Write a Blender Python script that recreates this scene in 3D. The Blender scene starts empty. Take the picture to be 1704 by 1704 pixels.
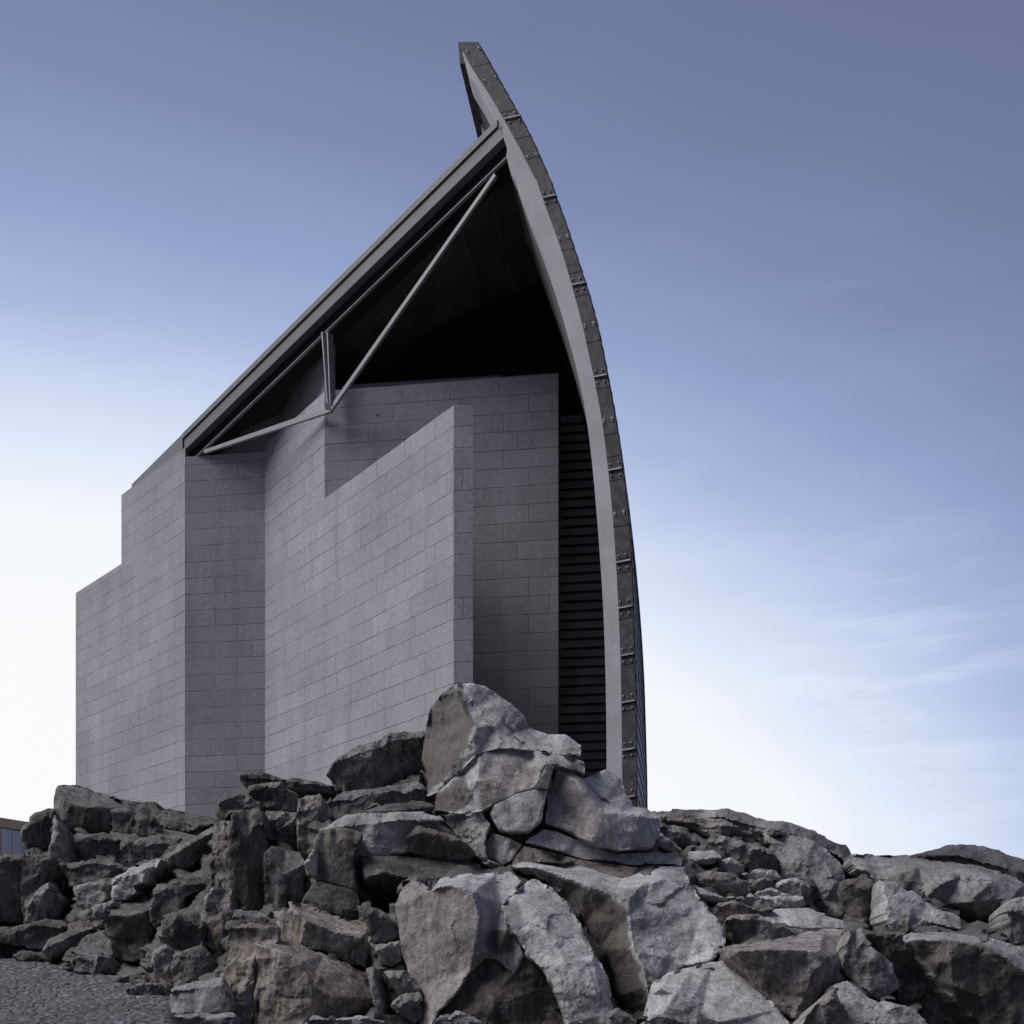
import bpy, bmesh, math, random
import numpy as np
from mathutils import Vector
from mathutils.geometry import delaunay_2d_cdt
random.seed(7)
SC = bpy.context.scene
COL = SC.collection

# ------------------------------------------------------------------ camera
F, CXP, HZ, EYE = 1850.0, 852.0, 1630.0, 1.6      # focal length in picture units, centre, horizon row, eye height
cam_data = bpy.data.cameras.new('camera')
cam = bpy.data.objects.new('camera', cam_data); COL.objects.link(cam)
cam.location = (0, 0, EYE); cam.rotation_euler = (math.radians(90), 0, 0)
cam_data.sensor_width = 36.0; cam_data.lens = 36.0*F/1704.0
cam_data.shift_y = (HZ-852.0)/1704.0
cam_data.clip_start = 0.1; cam_data.clip_end = 5000
SC.camera = cam
SC.render.resolution_x = 1024; SC.render.resolution_y = 1024

# ------------------------------------------------------------------ sky and sun (soft dusk light, glow low behind the building)
SUN_EL, SUN_AZ = math.radians(50), math.radians(-97)      # azimuth from +Y towards +X
w = bpy.data.worlds.new('World'); SC.world = w; w.use_nodes = True
nt = w.node_tree; N = nt.nodes; L = nt.links
for n in list(N): N.remove(n)
def node(nt_, typ, **kw):
    n = nt_.nodes.new(typ)
    for k, v in kw.items(): setattr(n, k, v)
    return n
out = node(nt, 'ShaderNodeOutputWorld'); bg = node(nt, 'ShaderNodeBackground')
bg.inputs['Strength'].default_value = 0.1
sky = node(nt, 'ShaderNodeTexSky', sky_type='NISHITA'); sky.sun_disc = False
sky.sun_elevation = SUN_EL; sky.sun_rotation = SUN_AZ
tc = node(nt, 'ShaderNodeTexCoord'); sep = node(nt, 'ShaderNodeSeparateXYZ')
L.new(tc.outputs['Generated'], sep.inputs[0])
def M_(op, a, b=None, c=None, clamp=False):
    m = node(nt, 'ShaderNodeMath', operation=op); m.use_clamp = clamp
    for i, v in enumerate((a, b, c)):
        if v is None: continue
        if isinstance(v, (int, float)): m.inputs[i].default_value = v
        else: L.new(v, m.inputs[i])
    return m.outputs[0]
az = M_('ARCTAN2', sep.outputs[0], sep.outputs[1])
hyp = M_('SQRT', M_('ADD', M_('MULTIPLY', sep.outputs[0], sep.outputs[0]), M_('MULTIPLY', sep.outputs[1], sep.outputs[1])))
el = M_('ABSOLUTE', M_('ARCTAN2', sep.outputs[2], hyp))
da = M_('SUBTRACT', az, -0.34)
q = M_('SQRT', M_('ADD', M_('MULTIPLY', M_('MULTIPLY', el, el), 1.36), M_('MULTIPLY', M_('MULTIPLY', da, da), 0.47)))
# faint streaks of high cloud, in sky directions
mp = node(nt, 'ShaderNodeMapping'); mp.inputs['Scale'].default_value = (1.2, 1.2, 5.5); mp.inputs['Rotation'].default_value = (0.0, 0.33, 0.0)
L.new(tc.outputs['Generated'], mp.inputs[0])
nz = node(nt, 'ShaderNodeTexNoise'); nz.inputs['Scale'].default_value = 2.6; nz.inputs['Detail'].default_value = 7; nz.inputs['Roughness'].default_value = 0.55
nz.inputs['Distortion'].default_value = 0.5
L.new(mp.outputs[0], nz.inputs['Vector'])
cl = M_('MULTIPLY', M_('SUBTRACT', nz.outputs['Fac'], 0.5), 0.045)
mp2 = node(nt, 'ShaderNodeMapping'); mp2.inputs['Scale'].default_value = (1.6, 1.6, 11.0); mp2.inputs['Rotation'].default_value = (0.0, 0.42, 0.0)
L.new(tc.outputs['Generated'], mp2.inputs[0])
nw = node(nt, 'ShaderNodeTexNoise'); nw.inputs['Scale'].default_value = 3.4; nw.inputs['Detail'].default_value = 9; nw.inputs['Roughness'].default_value = 0.68; nw.inputs['Distortion'].default_value = 0.35
L.new(mp2.outputs[0], nw.inputs['Vector'])
big = node(nt, 'ShaderNodeTexNoise'); big.inputs['Scale'].default_value = 2.3; big.inputs['Detail'].default_value = 2; L.new(tc.outputs['Generated'], big.inputs['Vector'])
wisp = M_('MULTIPLY', M_('MULTIPLY', M_('SUBTRACT', nw.outputs['Fac'], 0.46), 3.5, clamp=True), M_('MULTIPLY', M_('SUBTRACT', big.outputs['Fac'], 0.47), 6.0, clamp=True))
cl = M_('ADD', cl, M_('MULTIPLY', M_('MULTIPLY', wisp, M_('MULTIPLY', M_('ADD', az, 0.02), 6.0, clamp=True)), 0.06))
qq = M_('SUBTRACT', q, cl)
rmp = node(nt, 'ShaderNodeValToRGB'); L.new(M_('DIVIDE', qq, 1.3), rmp.inputs[0])
def lin(c): return tuple(((v/255.0)/12.92 if v/255.0 <= 0.04045 else ((v/255.0+0.055)/1.055)**2.4) for v in c)
stops = [(0.0, (253,252,252)), (0.34, (251,252,254)), (0.44, (246,249,254)), (0.50, (220,231,250)), (0.54, (203,216,241)), (0.60, (170,187,224)),
         (0.67, (147,164,204)), (0.76, (127,141,179)), (0.86, (112,125,161)), (1.0, (106,113,147)), (1.3, (72,76,100))]
cr = rmp.color_ramp
while len(cr.elements) > 1: cr.elements.remove(cr.elements[0])
cr.elements[0].position = 0; cr.elements[0].color = (*lin(stops[0][1]), 1)
for p, c in stops[1:]:
    e = cr.elements.new(p/1.3); e.color = (*lin(c), 1)
scl = node(nt, 'ShaderNodeVectorMath', operation='SCALE'); scl.inputs['Scale'].default_value = 10.0
L.new(rmp.outputs[0], scl.inputs[0])
# added boost: sky overhead, out of view, brightened to light upward faces
L.new(M_('ADD', M_('MULTIPLY', M_('SMOOTHSTEP', 0, 1) if False else M_('MULTIPLY', M_('SUBTRACT', el, 0.80), 2.2, clamp=True), 14.0), 10.0), scl.inputs['Scale'])
mx = node(nt, 'ShaderNodeMix', data_type='RGBA'); mx.inputs[0].default_value = 0.03
L.new(scl.outputs[0], mx.inputs[6]); L.new(sky.outputs[0], mx.inputs[7])
L.new(mx.outputs[2], bg.inputs['Color']); L.new(bg.outputs[0], out.inputs[0])

sun_d = bpy.data.lights.new('sun', 'SUN'); sun = bpy.data.objects.new('sun', sun_d); COL.objects.link(sun)
sun_d.energy = 2.95; sun_d.angle = math.radians(40); sun_d.color = (1.0, 0.975, 0.96)
sdir = Vector((math.sin(SUN_AZ)*math.cos(SUN_EL), math.cos(SUN_AZ)*math.cos(SUN_EL), math.sin(SUN_EL)))
sun.rotation_euler = sdir.to_track_quat('Z', 'Y').to_euler(); sun.location = (-30, 0, 30)
SC.view_settings.view_transform = 'Standard'; SC.view_settings.look = 'None'
SC.view_settings.exposure = 0.0; SC.view_settings.gamma = 1.0; SC.view_settings.use_curve_mapping = False

# ------------------------------------------------------------------ helpers
def tag(o, label=None, cat=None, group=None, kind=None):
    if label: o['label'] = label
    if cat: o['category'] = cat
    if group: o['group'] = group
    if kind: o['kind'] = kind
    return o
def mesh_obj(name, verts, faces, mat, parent=None, smooth=False, uv=None):
    me = bpy.data.meshes.new(name); me.from_pydata([tuple(map(float, v)) for v in verts], [], [tuple(map(int, f)) for f in faces]); me.update()
    bm = bmesh.new(); bm.from_mesh(me); bmesh.ops.recalc_face_normals(bm, faces=bm.faces); bm.to_mesh(me); bm.free()
    o = bpy.data.objects.new(name, me); COL.objects.link(o)
    if mat: me.materials.append(mat)
    if parent: o.parent = parent
    if smooth:
        for p in me.polygons: p.use_smooth = True
    return o
class MB:
    """collects shapes into one mesh; wall faces get uv in metres"""
    def __init__(s): s.v = []; s.f = []
    def add(s, vs, fs):
        b = len(s.v); s.v += [tuple(v) for v in vs]; s.f += [tuple(i+b for i in f) for f in fs]
    def prism(s, foot, z0, z1):
        n = len(foot); z0 = z0 if hasattr(z0, '__len__') else [z0]*n; z1 = z1 if hasattr(z1, '__len__') else [z1]*n
        vs = [(p[0], p[1], z0[i]) for i, p in enumerate(foot)] + [(p[0], p[1], z1[i]) for i, p in enumerate(foot)]
        fs = [tuple(range(n))[::-1], tuple(range(n, 2*n))] + [(i, (i+1) % n, n+(i+1) % n, n+i) for i in range(n)]
        s.add(vs, fs)
    def hexa(s, a, b):
        """a, b: two matching 4-point loops"""
        s.add(list(a)+list(b), [(0,1,2,3), (7,6,5,4)] + [(i, (i+1) % 4, 4+(i+1) % 4, 4+i) for i in range(4)])
    def build(s, name, mat, parent=None, bevel=0):
        o = mesh_obj(name, s.v, s.f, mat, parent)
        if bevel:
            m = o.modifiers.new('bevel', 'BEVEL'); m.width = bevel; m.segments = 2; m.limit_method = 'ANGLE'
        return o
def wall_uv(o):
    me = o.data; uvl = me.uv_layers.new(name='uv')
    for p in me.polygons:
        n = p.normal
        if abs(n.z) > 0.7:
            for li in p.loop_indices:
                c = me.vertices[me.loops[li].vertex_index].co; uvl.data[li].uv = (c.x, c.y+0.17)
        else:
            tx, ty = -n.y, n.x; l = math.hypot(tx, ty); tx /= l; ty /= l
            for li in p.loop_indices:
                c = me.vertices[me.loops[li].vertex_index].co; uvl.data[li].uv = (c.x*tx+c.y*ty, c.z)
def P3(px, py, Y): return np.array([(px-CXP)/F*Y, Y, EYE+(HZ-py)/F*Y])
def zat(py, Y): return EYE+(HZ-py)/F*Y

# ------------------------------------------------------------------ materials
def new_mat(name):
    m = bpy.data.materials.new(name); m.use_nodes = True
    nt = m.node_tree; b = nt.nodes['Principled BSDF']; return m, nt, b
def tex_noise(nt, vec, scale, detail=6, rough=0.55, dist=0.0):
    n = nt.nodes.new('ShaderNodeTexNoise'); n.inputs['Scale'].default_value = scale; n.inputs['Detail'].default_value = detail
    n.inputs['Roughness'].default_value = rough; n.inputs['Distortion'].default_value = dist
    if vec is not None: nt.links.new(vec, n.inputs['Vector'])
    return n.outputs['Fac']
def ramp(nt, fac, stops):
    r = nt.nodes.new('ShaderNodeValToRGB'); nt.links.new(fac, r.inputs[0]); e = r.color_ramp.elements
    while len(e) > 1: e.remove(e[0])
    e[0].position = stops[0][0]; e[0].color = (*stops[0][1], 1)
    for p, c in stops[1:]:
        x = e.new(p); x.color = (*c, 1)
    return r.outputs[0]
def gray(v): return (v, v, v)
def mixc(nt, fac, a, b, mode='MIX'):
    m = nt.nodes.new('ShaderNodeMix'); m.data_type = 'RGBA'; m.blend_type = mode
    for i, v in ((0, fac), (6, a), (7, b)):
        if isinstance(v, (int, float)): m.inputs[i].default_value = v
        elif isinstance(v, tuple): m.inputs[i].default_value = (*v, 1)
        else: nt.links.new(v, m.inputs[i])
    return m.outputs[2]
def math_(nt, op, a, b=None, clamp=False):
    m = nt.nodes.new('ShaderNodeMath'); m.operation = op; m.use_clamp = clamp
    for i, v in enumerate((a, b)):
        if v is None: continue
        if isinstance(v, (int, float)): m.inputs[i].default_value = v
        else: nt.links.new(v, m.inputs[i])
    return m.outputs[0]
def bump(nt, b, h, strength, dist, prev=None):
    n = nt.nodes.new('ShaderNodeBump'); n.inputs['Strength'].default_value = strength; n.inputs['Distance'].default_value = dist
    nt.links.new(h, n.inputs['Height'])
    if prev is not None: nt.links.new(prev, n.inputs['Normal'])
    nt.links.new(n.outputs[0], b.inputs['Normal']); return n.outputs[0]
def mapping(nt, vec, scale):
    m = nt.nodes.new('ShaderNodeMapping'); m.inputs['Scale'].default_value = scale; nt.links.new(vec, m.inputs[0]); return m.outputs[0]

def stone_wall_mat(name, base, course=0.385, length=1.15):
    m, nt, b = new_mat(name)
    tcn = nt.nodes.new('ShaderNodeTexCoord'); uv = tcn.outputs['UV']; ob = tcn.outputs['Object']
    # joints wander a little
    nv = nt.nodes.new('ShaderNodeTexNoise'); nv.inputs['Scale'].default_value = 1.1; nv.inputs['Detail'].default_value = 3; nt.links.new(uv, nv.inputs['Vector'])
    sb = nt.nodes.new('ShaderNodeVectorMath'); sb.operation = 'MULTIPLY_ADD'; nt.links.new(nv.outputs['Color'], sb.inputs[0])
    sb.inputs[1].default_value = (0.05, 0.03, 0); nt.links.new(uv, sb.inputs[2])
    br = nt.nodes.new('ShaderNodeTexBrick'); nt.links.new(sb.outputs[0], br.inputs['Vector'])
    br.inputs['Scale'].default_value = 1; br.inputs['Brick Width'].default_value = length; br.inputs['Row Height'].default_value = course
    br.inputs['Mortar Size'].default_value = 0.013; br.inputs['Mortar Smooth'].default_value = 0.6; br.offset = 0.37; br.squash = 0.72; br.squash_frequency = 3
    br.inputs['Bias'].default_value = 0.0
    br.inputs['Color1'].default_value = (0, 0, 0, 1); br.inputs['Color2'].default_value = (1, 1, 1, 1); br.inputs['Mortar'].default_value = (.5, .5, .5, 1)
    tone = ramp(nt, br.outputs['Color'], [(0, tuple(c*0.92 for c in base)), (1, tuple(c*1.05 for c in base))])
    big = tex_noise(nt, ob, 0.35, 5, 0.6); c = mixc(nt, 1.0, tone, ramp(nt, big, [(0.3, (0.80, 0.80, 0.78)), (0.7, (1.12, 1.10, 1.10))]), 'MULTIPLY')
    stk = tex_noise(nt, mapping(nt, uv, (2.6, 0.22, 1)), 1.0, 6, 0.65)
    c = mixc(nt, 1.0, c, ramp(nt, stk, [(0.30, (0.86, 0.86, 0.84)), (0.48, (1, 1, 1)), (0.72, (1.08, 1.08, 1.08))]), 'MULTIPLY')
    sp = tex_noise(nt, ob, 60, 3, 0.8); c = mixc(nt, 1.0, c, ramp(nt, sp, [(0.3, gray(0.68)), (0.7, gray(1.32))]), 'MULTIPLY')
    sp2 = tex_noise(nt, ob, 11, 5, 0.7); c = mixc(nt, 1.0, c, ramp(nt, sp2, [(0.3, gray(0.84)), (0.7, gray(1.13))]), 'MULTIPLY')
    vo = nt.nodes.new('ShaderNodeTexNoise'); vo.inputs['Scale'].default_value = 0.9; vo.inputs['Detail'].default_value = 6; nt.links.new(ob, vo.inputs['Vector'])
    jm = math_(nt, 'MULTIPLY', br.outputs['Fac'], math_(nt, 'MULTIPLY', math_(nt, 'SUBTRACT', vo.outputs['Fac'], 0.30), 4.0, clamp=True))
    sx = nt.nodes.new('ShaderNodeSeparateXYZ'); nt.links.new(sb.outputs[0], sx.inputs[0])
    fr = math_(nt, 'ABSOLUTE', math_(nt, 'SUBTRACT', math_(nt, 'FRACT', math_(nt, 'ADD', math_(nt, 'DIVIDE', sx.outputs[1], course), 0.5)), 0.5))
    hl = math_(nt, 'LESS_THAN', fr, 0.024); dsh = tex_noise(nt, mapping(nt, uv, (0.9, 5.0, 1)), 1.0, 5, 0.7)
    hm = math_(nt, 'MULTIPLY', hl, math_(nt, 'MULTIPLY', math_(nt, 'SUBTRACT', dsh, 0.45), 6.0, clamp=True))
    c = mixc(nt, math_(nt, 'MULTIPLY', jm, 0.36), c, tuple(v*0.30 for v in base))
    c = mixc(nt, math_(nt, 'MULTIPLY', hm, 0.60), c, tuple(v*0.18 for v in base))
    # a few small dark holes
    vv = nt.nodes.new('ShaderNodeTexVoronoi'); vv.inputs['Scale'].default_value = 0.55; nt.links.new(uv, vv.inputs['Vector'])
    hole = math_(nt, 'LESS_THAN', vv.outputs['Distance'], 0.022); c = mixc(nt, math_(nt, 'MULTIPLY', hole, 0.75), c, gray(0.03))
    nt.links.new(c, b.inputs['Base Color']); b.inputs['Roughness'].default_value = 0.85
    h = math_(nt, 'ADD', math_(nt, 'MULTIPLY', jm, -1.0), math_(nt, 'MULTIPLY', sp2, 0.5))
    h = math_(nt, 'ADD', h, math_(nt, 'MULTIPLY', br.outputs['Color'], 0.25))
    bump(nt, b, h, 0.7, 0.012)
    return m
def rock_mat(name, cols, dark_amt=0.5, streak=False, bumpd=0.028, seed=0.0):
    m, nt, b = new_mat(name)
    g = nt.nodes.new('ShaderNodeNewGeometry'); pos = g.outputs['Position']
    off = nt.nodes.new('ShaderNodeVectorMath'); off.operation = 'ADD'; off.inputs[1].default_value = (seed, seed*1.7, -seed)
    nt.links.new(pos, off.inputs[0]); pos = off.outputs[0]
    n1 = tex_noise(nt, pos, 0.9, 6, 0.62, 0.6); c = ramp(nt, n1, [(0.34, cols[0]), (0.5, cols[1]), (0.66, cols[2])])
    n2 = tex_noise(nt, pos, 4.5, 8, 0.7, 0.3); c = mixc(nt, 1.0, c, ramp(nt, n2, [(0.30, gray(0.50 if streak else 0.68)), (0.48, gray(0.97)), (0.70, gray(1.32 if streak else 1.2))]), 'MULTIPLY')
    # weather streaks running down
    ns = tex_noise(nt, mapping(nt, pos, (7.0, 7.0, 0.8)), 1.6, 7, 0.66, 0.4)
    c = mixc(nt, 1.0, c, ramp(nt, ns, [(0.33, gray(0.40 if streak else 0.62)), (0.48, gray(1.0)), (0.68, gray(1.30 if streak else 1.12))]), 'MULTIPLY')
    if streak:
        ng = tex_noise(nt, mapping(nt, pos, (34, 34, 1.6)), 1.0, 5, 0.7, 0.3); c = mixc(nt, 1.0, c, ramp(nt, ng, [(0.34, gray(0.62)), (0.52, gray(1.0)), (0.7, gray(1.22))]), 'MULTIPLY')
    # dark lichen
    n3 = tex_noise(nt, pos, 2.3, 10, 0.78, 0.2); n4 = tex_noise(nt, pos, 22, 4, 0.7)
    li = math_(nt, 'MULTIPLY', math_(nt, 'MULTIPLY', math_(nt, 'SUBTRACT', n3, 0.50), 8.0, clamp=True), math_(nt, 'MULTIPLY', math_(nt, 'SUBTRACT', n4, 0.40), 6.0, clamp=True))
    c = mixc(nt, math_(nt, 'MULTIPLY', li, dark_amt), c, (0.035, 0.033, 0.030))
    # fine grain
    n5 = tex_noise(nt, pos, 75, 3, 0.8); c = mixc(nt, 1.0, c, ramp(nt, n5, [(0.3, gray(0.55)), (0.7, gray(1.45))]), 'MULTIPLY')
    n6 = tex_noise(nt, pos, 26, 5, 0.75); c = mixc(nt, 1.0, c, ramp(nt, n6, [(0.32, gray(0.72)), (0.68, gray(1.25))]), 'MULTIPLY')
    # dark mask held on the mesh: brown weathering, plus shade painted on overhung faces
    at = nt.nodes.new('ShaderNodeAttribute'); at.attribute_name = 'patina_shade'
    pf = math_(nt, 'MULTIPLY', at.outputs['Fac'], math_(nt, 'ADD', math_(nt, 'MULTIPLY', ns, 0.9), 0.42), clamp=True)
    pc = mixc(nt, 1.0, ramp(nt, ns, [(0.38, (0.055, 0.049, 0.043)), (0.60, (0.16, 0.138, 0.12)), (0.78, (0.27, 0.24, 0.21))]), ramp(nt, n5, [(0.3, gray(0.7)), (0.7, gray(1.3))]), 'MULTIPLY')
    c = mixc(nt, pf, c, pc)
    at2 = nt.nodes.new('ShaderNodeAttribute'); at2.attribute_name = 'tint'
    c = mixc(nt, at2.outputs['Fac'], c, mixc(nt, 1.0, c, mixc(nt, ns, (0.58, 0.53, 0.54), (0.78, 0.74, 0.71)), 'MULTIPLY'))
    b.inputs['Roughness'].default_value = 0.92; b.inputs['Specular IOR Level'].default_value = 0.25
    # cracks
    vec = nt.nodes.new('ShaderNodeVectorMath'); vec.operation = 'MULTIPLY_ADD'
    nn = nt.nodes.new('ShaderNodeTexNoise'); nn.inputs['Scale'].default_value = 3.0; nn.inputs['Detail'].default_value = 4; nt.links.new(pos, nn.inputs['Vector'])
    nt.links.new(nn.outputs['Color'], vec.inputs[0]); vec.inputs[1].default_value = (0.5, 0.5, 0.5); nt.links.new(pos, vec.inputs[2])
    vo = nt.nodes.new('ShaderNodeTexVoronoi'); vo.feature = 'DISTANCE_TO_EDGE'; vo.inputs['Scale'].default_value = 1.7; nt.links.new(vec.outputs[0], vo.inputs['Vector'])
    ck0 = ramp(nt, vo.outputs['Distance'], [(0.0, gray(0)), (0.016, gray(1))])
    ckm = math_(nt, 'MULTIPLY', math_(nt, 'SUBTRACT', tex_noise(nt, pos, 0.9, 3, 0.6), 0.54), 9.0, clamp=True)
    ck = math_(nt, 'MAXIMUM', ck0, math_(nt, 'SUBTRACT', 1.0, ckm))
    vo2 = nt.nodes.new('ShaderNodeTexVoronoi'); vo2.feature = 'DISTANCE_TO_EDGE'; vo2.inputs['Scale'].default_value = 1.0
    nt.links.new(mapping(nt, vec.outputs[0], (5.5, 5.5, 9.0)), vo2.inputs['Vector'])
    ck2 = math_(nt, 'MAXIMUM', ramp(nt, vo2.outputs['Distance'], [(0.0, gray(0)), (0.03, gray(1))]), math_(nt, 'SUBTRACT', 1.0, math_(nt, 'MULTIPLY', math_(nt, 'SUBTRACT', tex_noise(nt, pos, 1.9, 4, 0.6), 0.68), 9.0, clamp=True)))
    ckk = math_(nt, 'MULTIPLY', ck, math_(nt, 'ADD', math_(nt, 'MULTIPLY', ck2, 0.45), 0.55))
    c = mixc(nt, math_(nt, 'MULTIPLY', math_(nt, 'SUBTRACT', 1.0, ckk), 0.85), c, (0.018, 0.016, 0.015))
    nt.links.new(c, b.inputs['Base Color'])
    h1 = math_(nt, 'ADD', math_(nt, 'MULTIPLY', tex_noise(nt, pos, 7, 12, 0.68, 0.3), 1.0), math_(nt, 'MULTIPLY', ckk, 0.35))
    h1 = math_(nt, 'ADD', h1, math_(nt, 'MULTIPLY', tex_noise(nt, pos, 34, 8, 0.72), 0.30))
    h1 = math_(nt, 'ADD', h1, math_(nt, 'MULTIPLY', ns, 0.35))
    bump(nt, b, h1, 0.8, bumpd)
    return m
def plain(name, col, rough=0.6, var=0.2, scale=3.0, metal=0.0, bmp=0.004):
    m, nt, b = new_mat(name)
    tcn = nt.nodes.new('ShaderNodeTexCoord'); ob = tcn.outputs['Object']
    n = tex_noise(nt, ob, scale, 8, 0.65); n2 = tex_noise(nt, ob, scale*14, 4, 0.7)
    c = mixc(nt, 1.0, col, ramp(nt, n, [(0.3, gray(1-var)), (0.7, gray(1+var))]), 'MULTIPLY')
    c = mixc(nt, 1.0, c, ramp(nt, n2, [(0.3, gray(1-var*0.6)), (0.7, gray(1+var*0.6))]), 'MULTIPLY')
    nt.links.new(c, b.inputs['Base Color']); b.inputs['Roughness'].default_value = rough; b.inputs['Metallic'].default_value = metal
    bump(nt, b, n2, 0.5, bmp); return m

M = {}
M['wall'] = stone_wall_mat('granite_wall', (0.385, 0.385, 0.418), length=1.45)
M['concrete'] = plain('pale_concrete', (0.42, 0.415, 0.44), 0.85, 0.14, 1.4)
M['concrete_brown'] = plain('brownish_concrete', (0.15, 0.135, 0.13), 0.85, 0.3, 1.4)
M['slate_edge'] = plain('dark_slate_edge', (0.022, 0.022, 0.028), 0.75, 0.85, 4.5)
_m = M['slate_edge']; _nt = _m.node_tree; _b = _nt.nodes['Principled BSDF']; _src = _b.inputs['Base Color'].links[0].from_socket
_tc = _nt.nodes.new('ShaderNodeTexCoord')
_pat = math_(_nt, 'MULTIPLY', math_(_nt, 'SUBTRACT', tex_noise(_nt, _tc.outputs['Object'], 7.0, 8, 0.75, 0.6), 0.49), 5.0, clamp=True)
_rust = math_(_nt, 'MULTIPLY', math_(_nt, 'SUBTRACT', tex_noise(_nt, _tc.outputs['Object'], 2.3, 6, 0.7), 0.50), 5.0, clamp=True)
_c = mixc(_nt, math_(_nt, 'MULTIPLY', _rust, 0.5), _src, (0.085, 0.050, 0.040)); _c = mixc(_nt, math_(_nt, 'MULTIPLY', _pat, 0.55), _c, (0.17, 0.17, 0.19))
_nt.links.new(_c, _b.inputs['Base Color'])
M['slate'] = plain('slate_courses', (0.22, 0.22, 0.25), 0.6, 0.35, 1.2)
M['bracket'] = plain('weathered_steel_clip', (0.36, 0.36, 0.38), 0.6, 0.35, 8.0)
M['roof_metal'] = plain('grey_roof_edge', (0.16, 0.16, 0.172), 0.6, 0.15, 1.5)
M['fascia'] = plain('grey_fascia', (0.15, 0.15, 0.163), 0.6, 0.14, 1.5)
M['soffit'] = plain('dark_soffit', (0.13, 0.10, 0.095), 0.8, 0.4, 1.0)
M['steel'] = plain('painted_steel', (0.29, 0.29, 0.31), 0.5, 0.12, 2.5)
M['flange'] = plain('light_flange', (0.26, 0.255, 0.275), 0.5, 0.15, 2.5)
M['louvre'] = plain('dark_louvre', (0.36, 0.36, 0.355), 0.7, 0.25, 2.0)
M['seam'] = plain('soffit_seam', (0.22, 0.18, 0.17), 0.8, 0.3, 1.0)
M['dark'] = plain('recess_shade_black', (0.012, 0.012, 0.012), 0.9, 0.2, 1.0)  # near black: shade of the closed recess put into the colour
M['r_light'] = rock_mat('granite_light', [(0.34, 0.325, 0.318), (0.43, 0.422, 0.422), (0.51, 0.508, 0.515)], 0.45)
M['r_mid'] = rock_mat('granite_mid', [(0.22, 0.21, 0.20), (0.30, 0.292, 0.29), (0.38, 0.375, 0.38)], 0.7, seed=3.3)
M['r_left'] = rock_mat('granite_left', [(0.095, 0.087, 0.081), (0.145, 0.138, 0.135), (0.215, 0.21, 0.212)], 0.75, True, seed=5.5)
M['r_dark'] = rock_mat('granite_dark', [(0.12, 0.108, 0.10), (0.175, 0.16, 0.155), (0.25, 0.24, 0.24)], 0.85, True, seed=7.1)
M['r_brown'] = rock_mat('granite_brown', [(0.19, 0.16, 0.148), (0.25, 0.228, 0.222), (0.31, 0.295, 0.298)], 0.5, True, seed=11.9)
M['r_tan'] = rock_mat('granite_tan_grain', [(0.20, 0.155, 0.135), (0.30, 0.265, 0.235), (0.36, 0.345, 0.34)], 0.45, True, seed=17.3)
M['bed'] = rock_mat('bedrock', [(0.07, 0.064, 0.06), (0.11, 0.104, 0.10), (0.17, 0.165, 0.163)], 0.8, seed=23.0)
M['ground'] = rock_mat('rough_setts', [(0.085, 0.082, 0.085), (0.115, 0.112, 0.12), (0.15, 0.147, 0.16)], 0.35, seed=31.0, bumpd=0.08)
def ground_mat():
    m, nt, b = new_mat('small_setts'); g = nt.nodes.new('ShaderNodeNewGeometry'); pos = g.outputs['Position']
    nn = nt.nodes.new('ShaderNodeTexNoise'); nn.inputs['Scale'].default_value = 4.0; nt.links.new(pos, nn.inputs['Vector'])
    wv = nt.nodes.new('ShaderNodeVectorMath'); wv.operation = 'MULTIPLY_ADD'; nt.links.new(nn.outputs['Color'], wv.inputs[0]); wv.inputs[1].default_value = (0.12, 0.12, 0); nt.links.new(pos, wv.inputs[2])
    fl = mapping(nt, wv.outputs[0], (9.5, 9.5, 0.0)); vo = nt.nodes.new('ShaderNodeTexVoronoi'); vo.inputs['Scale'].default_value = 1.0; nt.links.new(fl, vo.inputs['Vector']); vo.inputs['Randomness'].default_value = 0.75
    ve = nt.nodes.new('ShaderNodeTexVoronoi'); ve.feature = 'DISTANCE_TO_EDGE'; ve.inputs['Scale'].default_value = 1.0; nt.links.new(fl, ve.inputs['Vector']); ve.inputs['Randomness'].default_value = 0.75
    c = ramp(nt, vo.outputs['Color'], [(0.1, (0.115, 0.113, 0.12)), (0.9, (0.19, 0.188, 0.20))])
    c = mixc(nt, 1.0, c, ramp(nt, tex_noise(nt, pos, 0.8, 6), [(0.3, gray(0.72)), (0.7, gray(1.22))]), 'MULTIPLY')
    c = mixc(nt, 1.0, c, ramp(nt, tex_noise(nt, pos, 60, 3, .8), [(0.3, gray(0.7)), (0.7, gray(1.3))]), 'MULTIPLY')
    c = mixc(nt, 1.0, c, ramp(nt, ve.outputs['Distance'], [(0.0, gray(0.4)), (0.12, gray(1))]), 'MULTIPLY')
    nt.links.new(c, b.inputs['Base Color']); b.inputs['Roughness'].default_value = 0.85
    h = math_(nt, 'ADD', ramp(nt, ve.outputs['Distance'], [(0.0, gray(0)), (0.30, gray(1))]), math_(nt, 'MULTIPLY', tex_noise(nt, pos, 20, 6, .7), 0.8)); bump(nt, b, h, 1.0, 0.04); return m
M['ground'] = ground_mat()
M['ochre'] = plain('ochre_render', (0.48, 0.40, 0.29), 0.8, 0.1, 1.0)
M['greywall'] = plain('grey_render', (0.30, 0.30, 0.32), 0.8, 0.15, 1.0)
M['glass'] = plain('pale_window', (0.40, 0.46, 0.60), 0.25, 0.12, 0.8)
M['frame'] = plain('white_frame', (0.55, 0.57, 0.62), 0.5, 0.08, 1.0)
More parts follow.
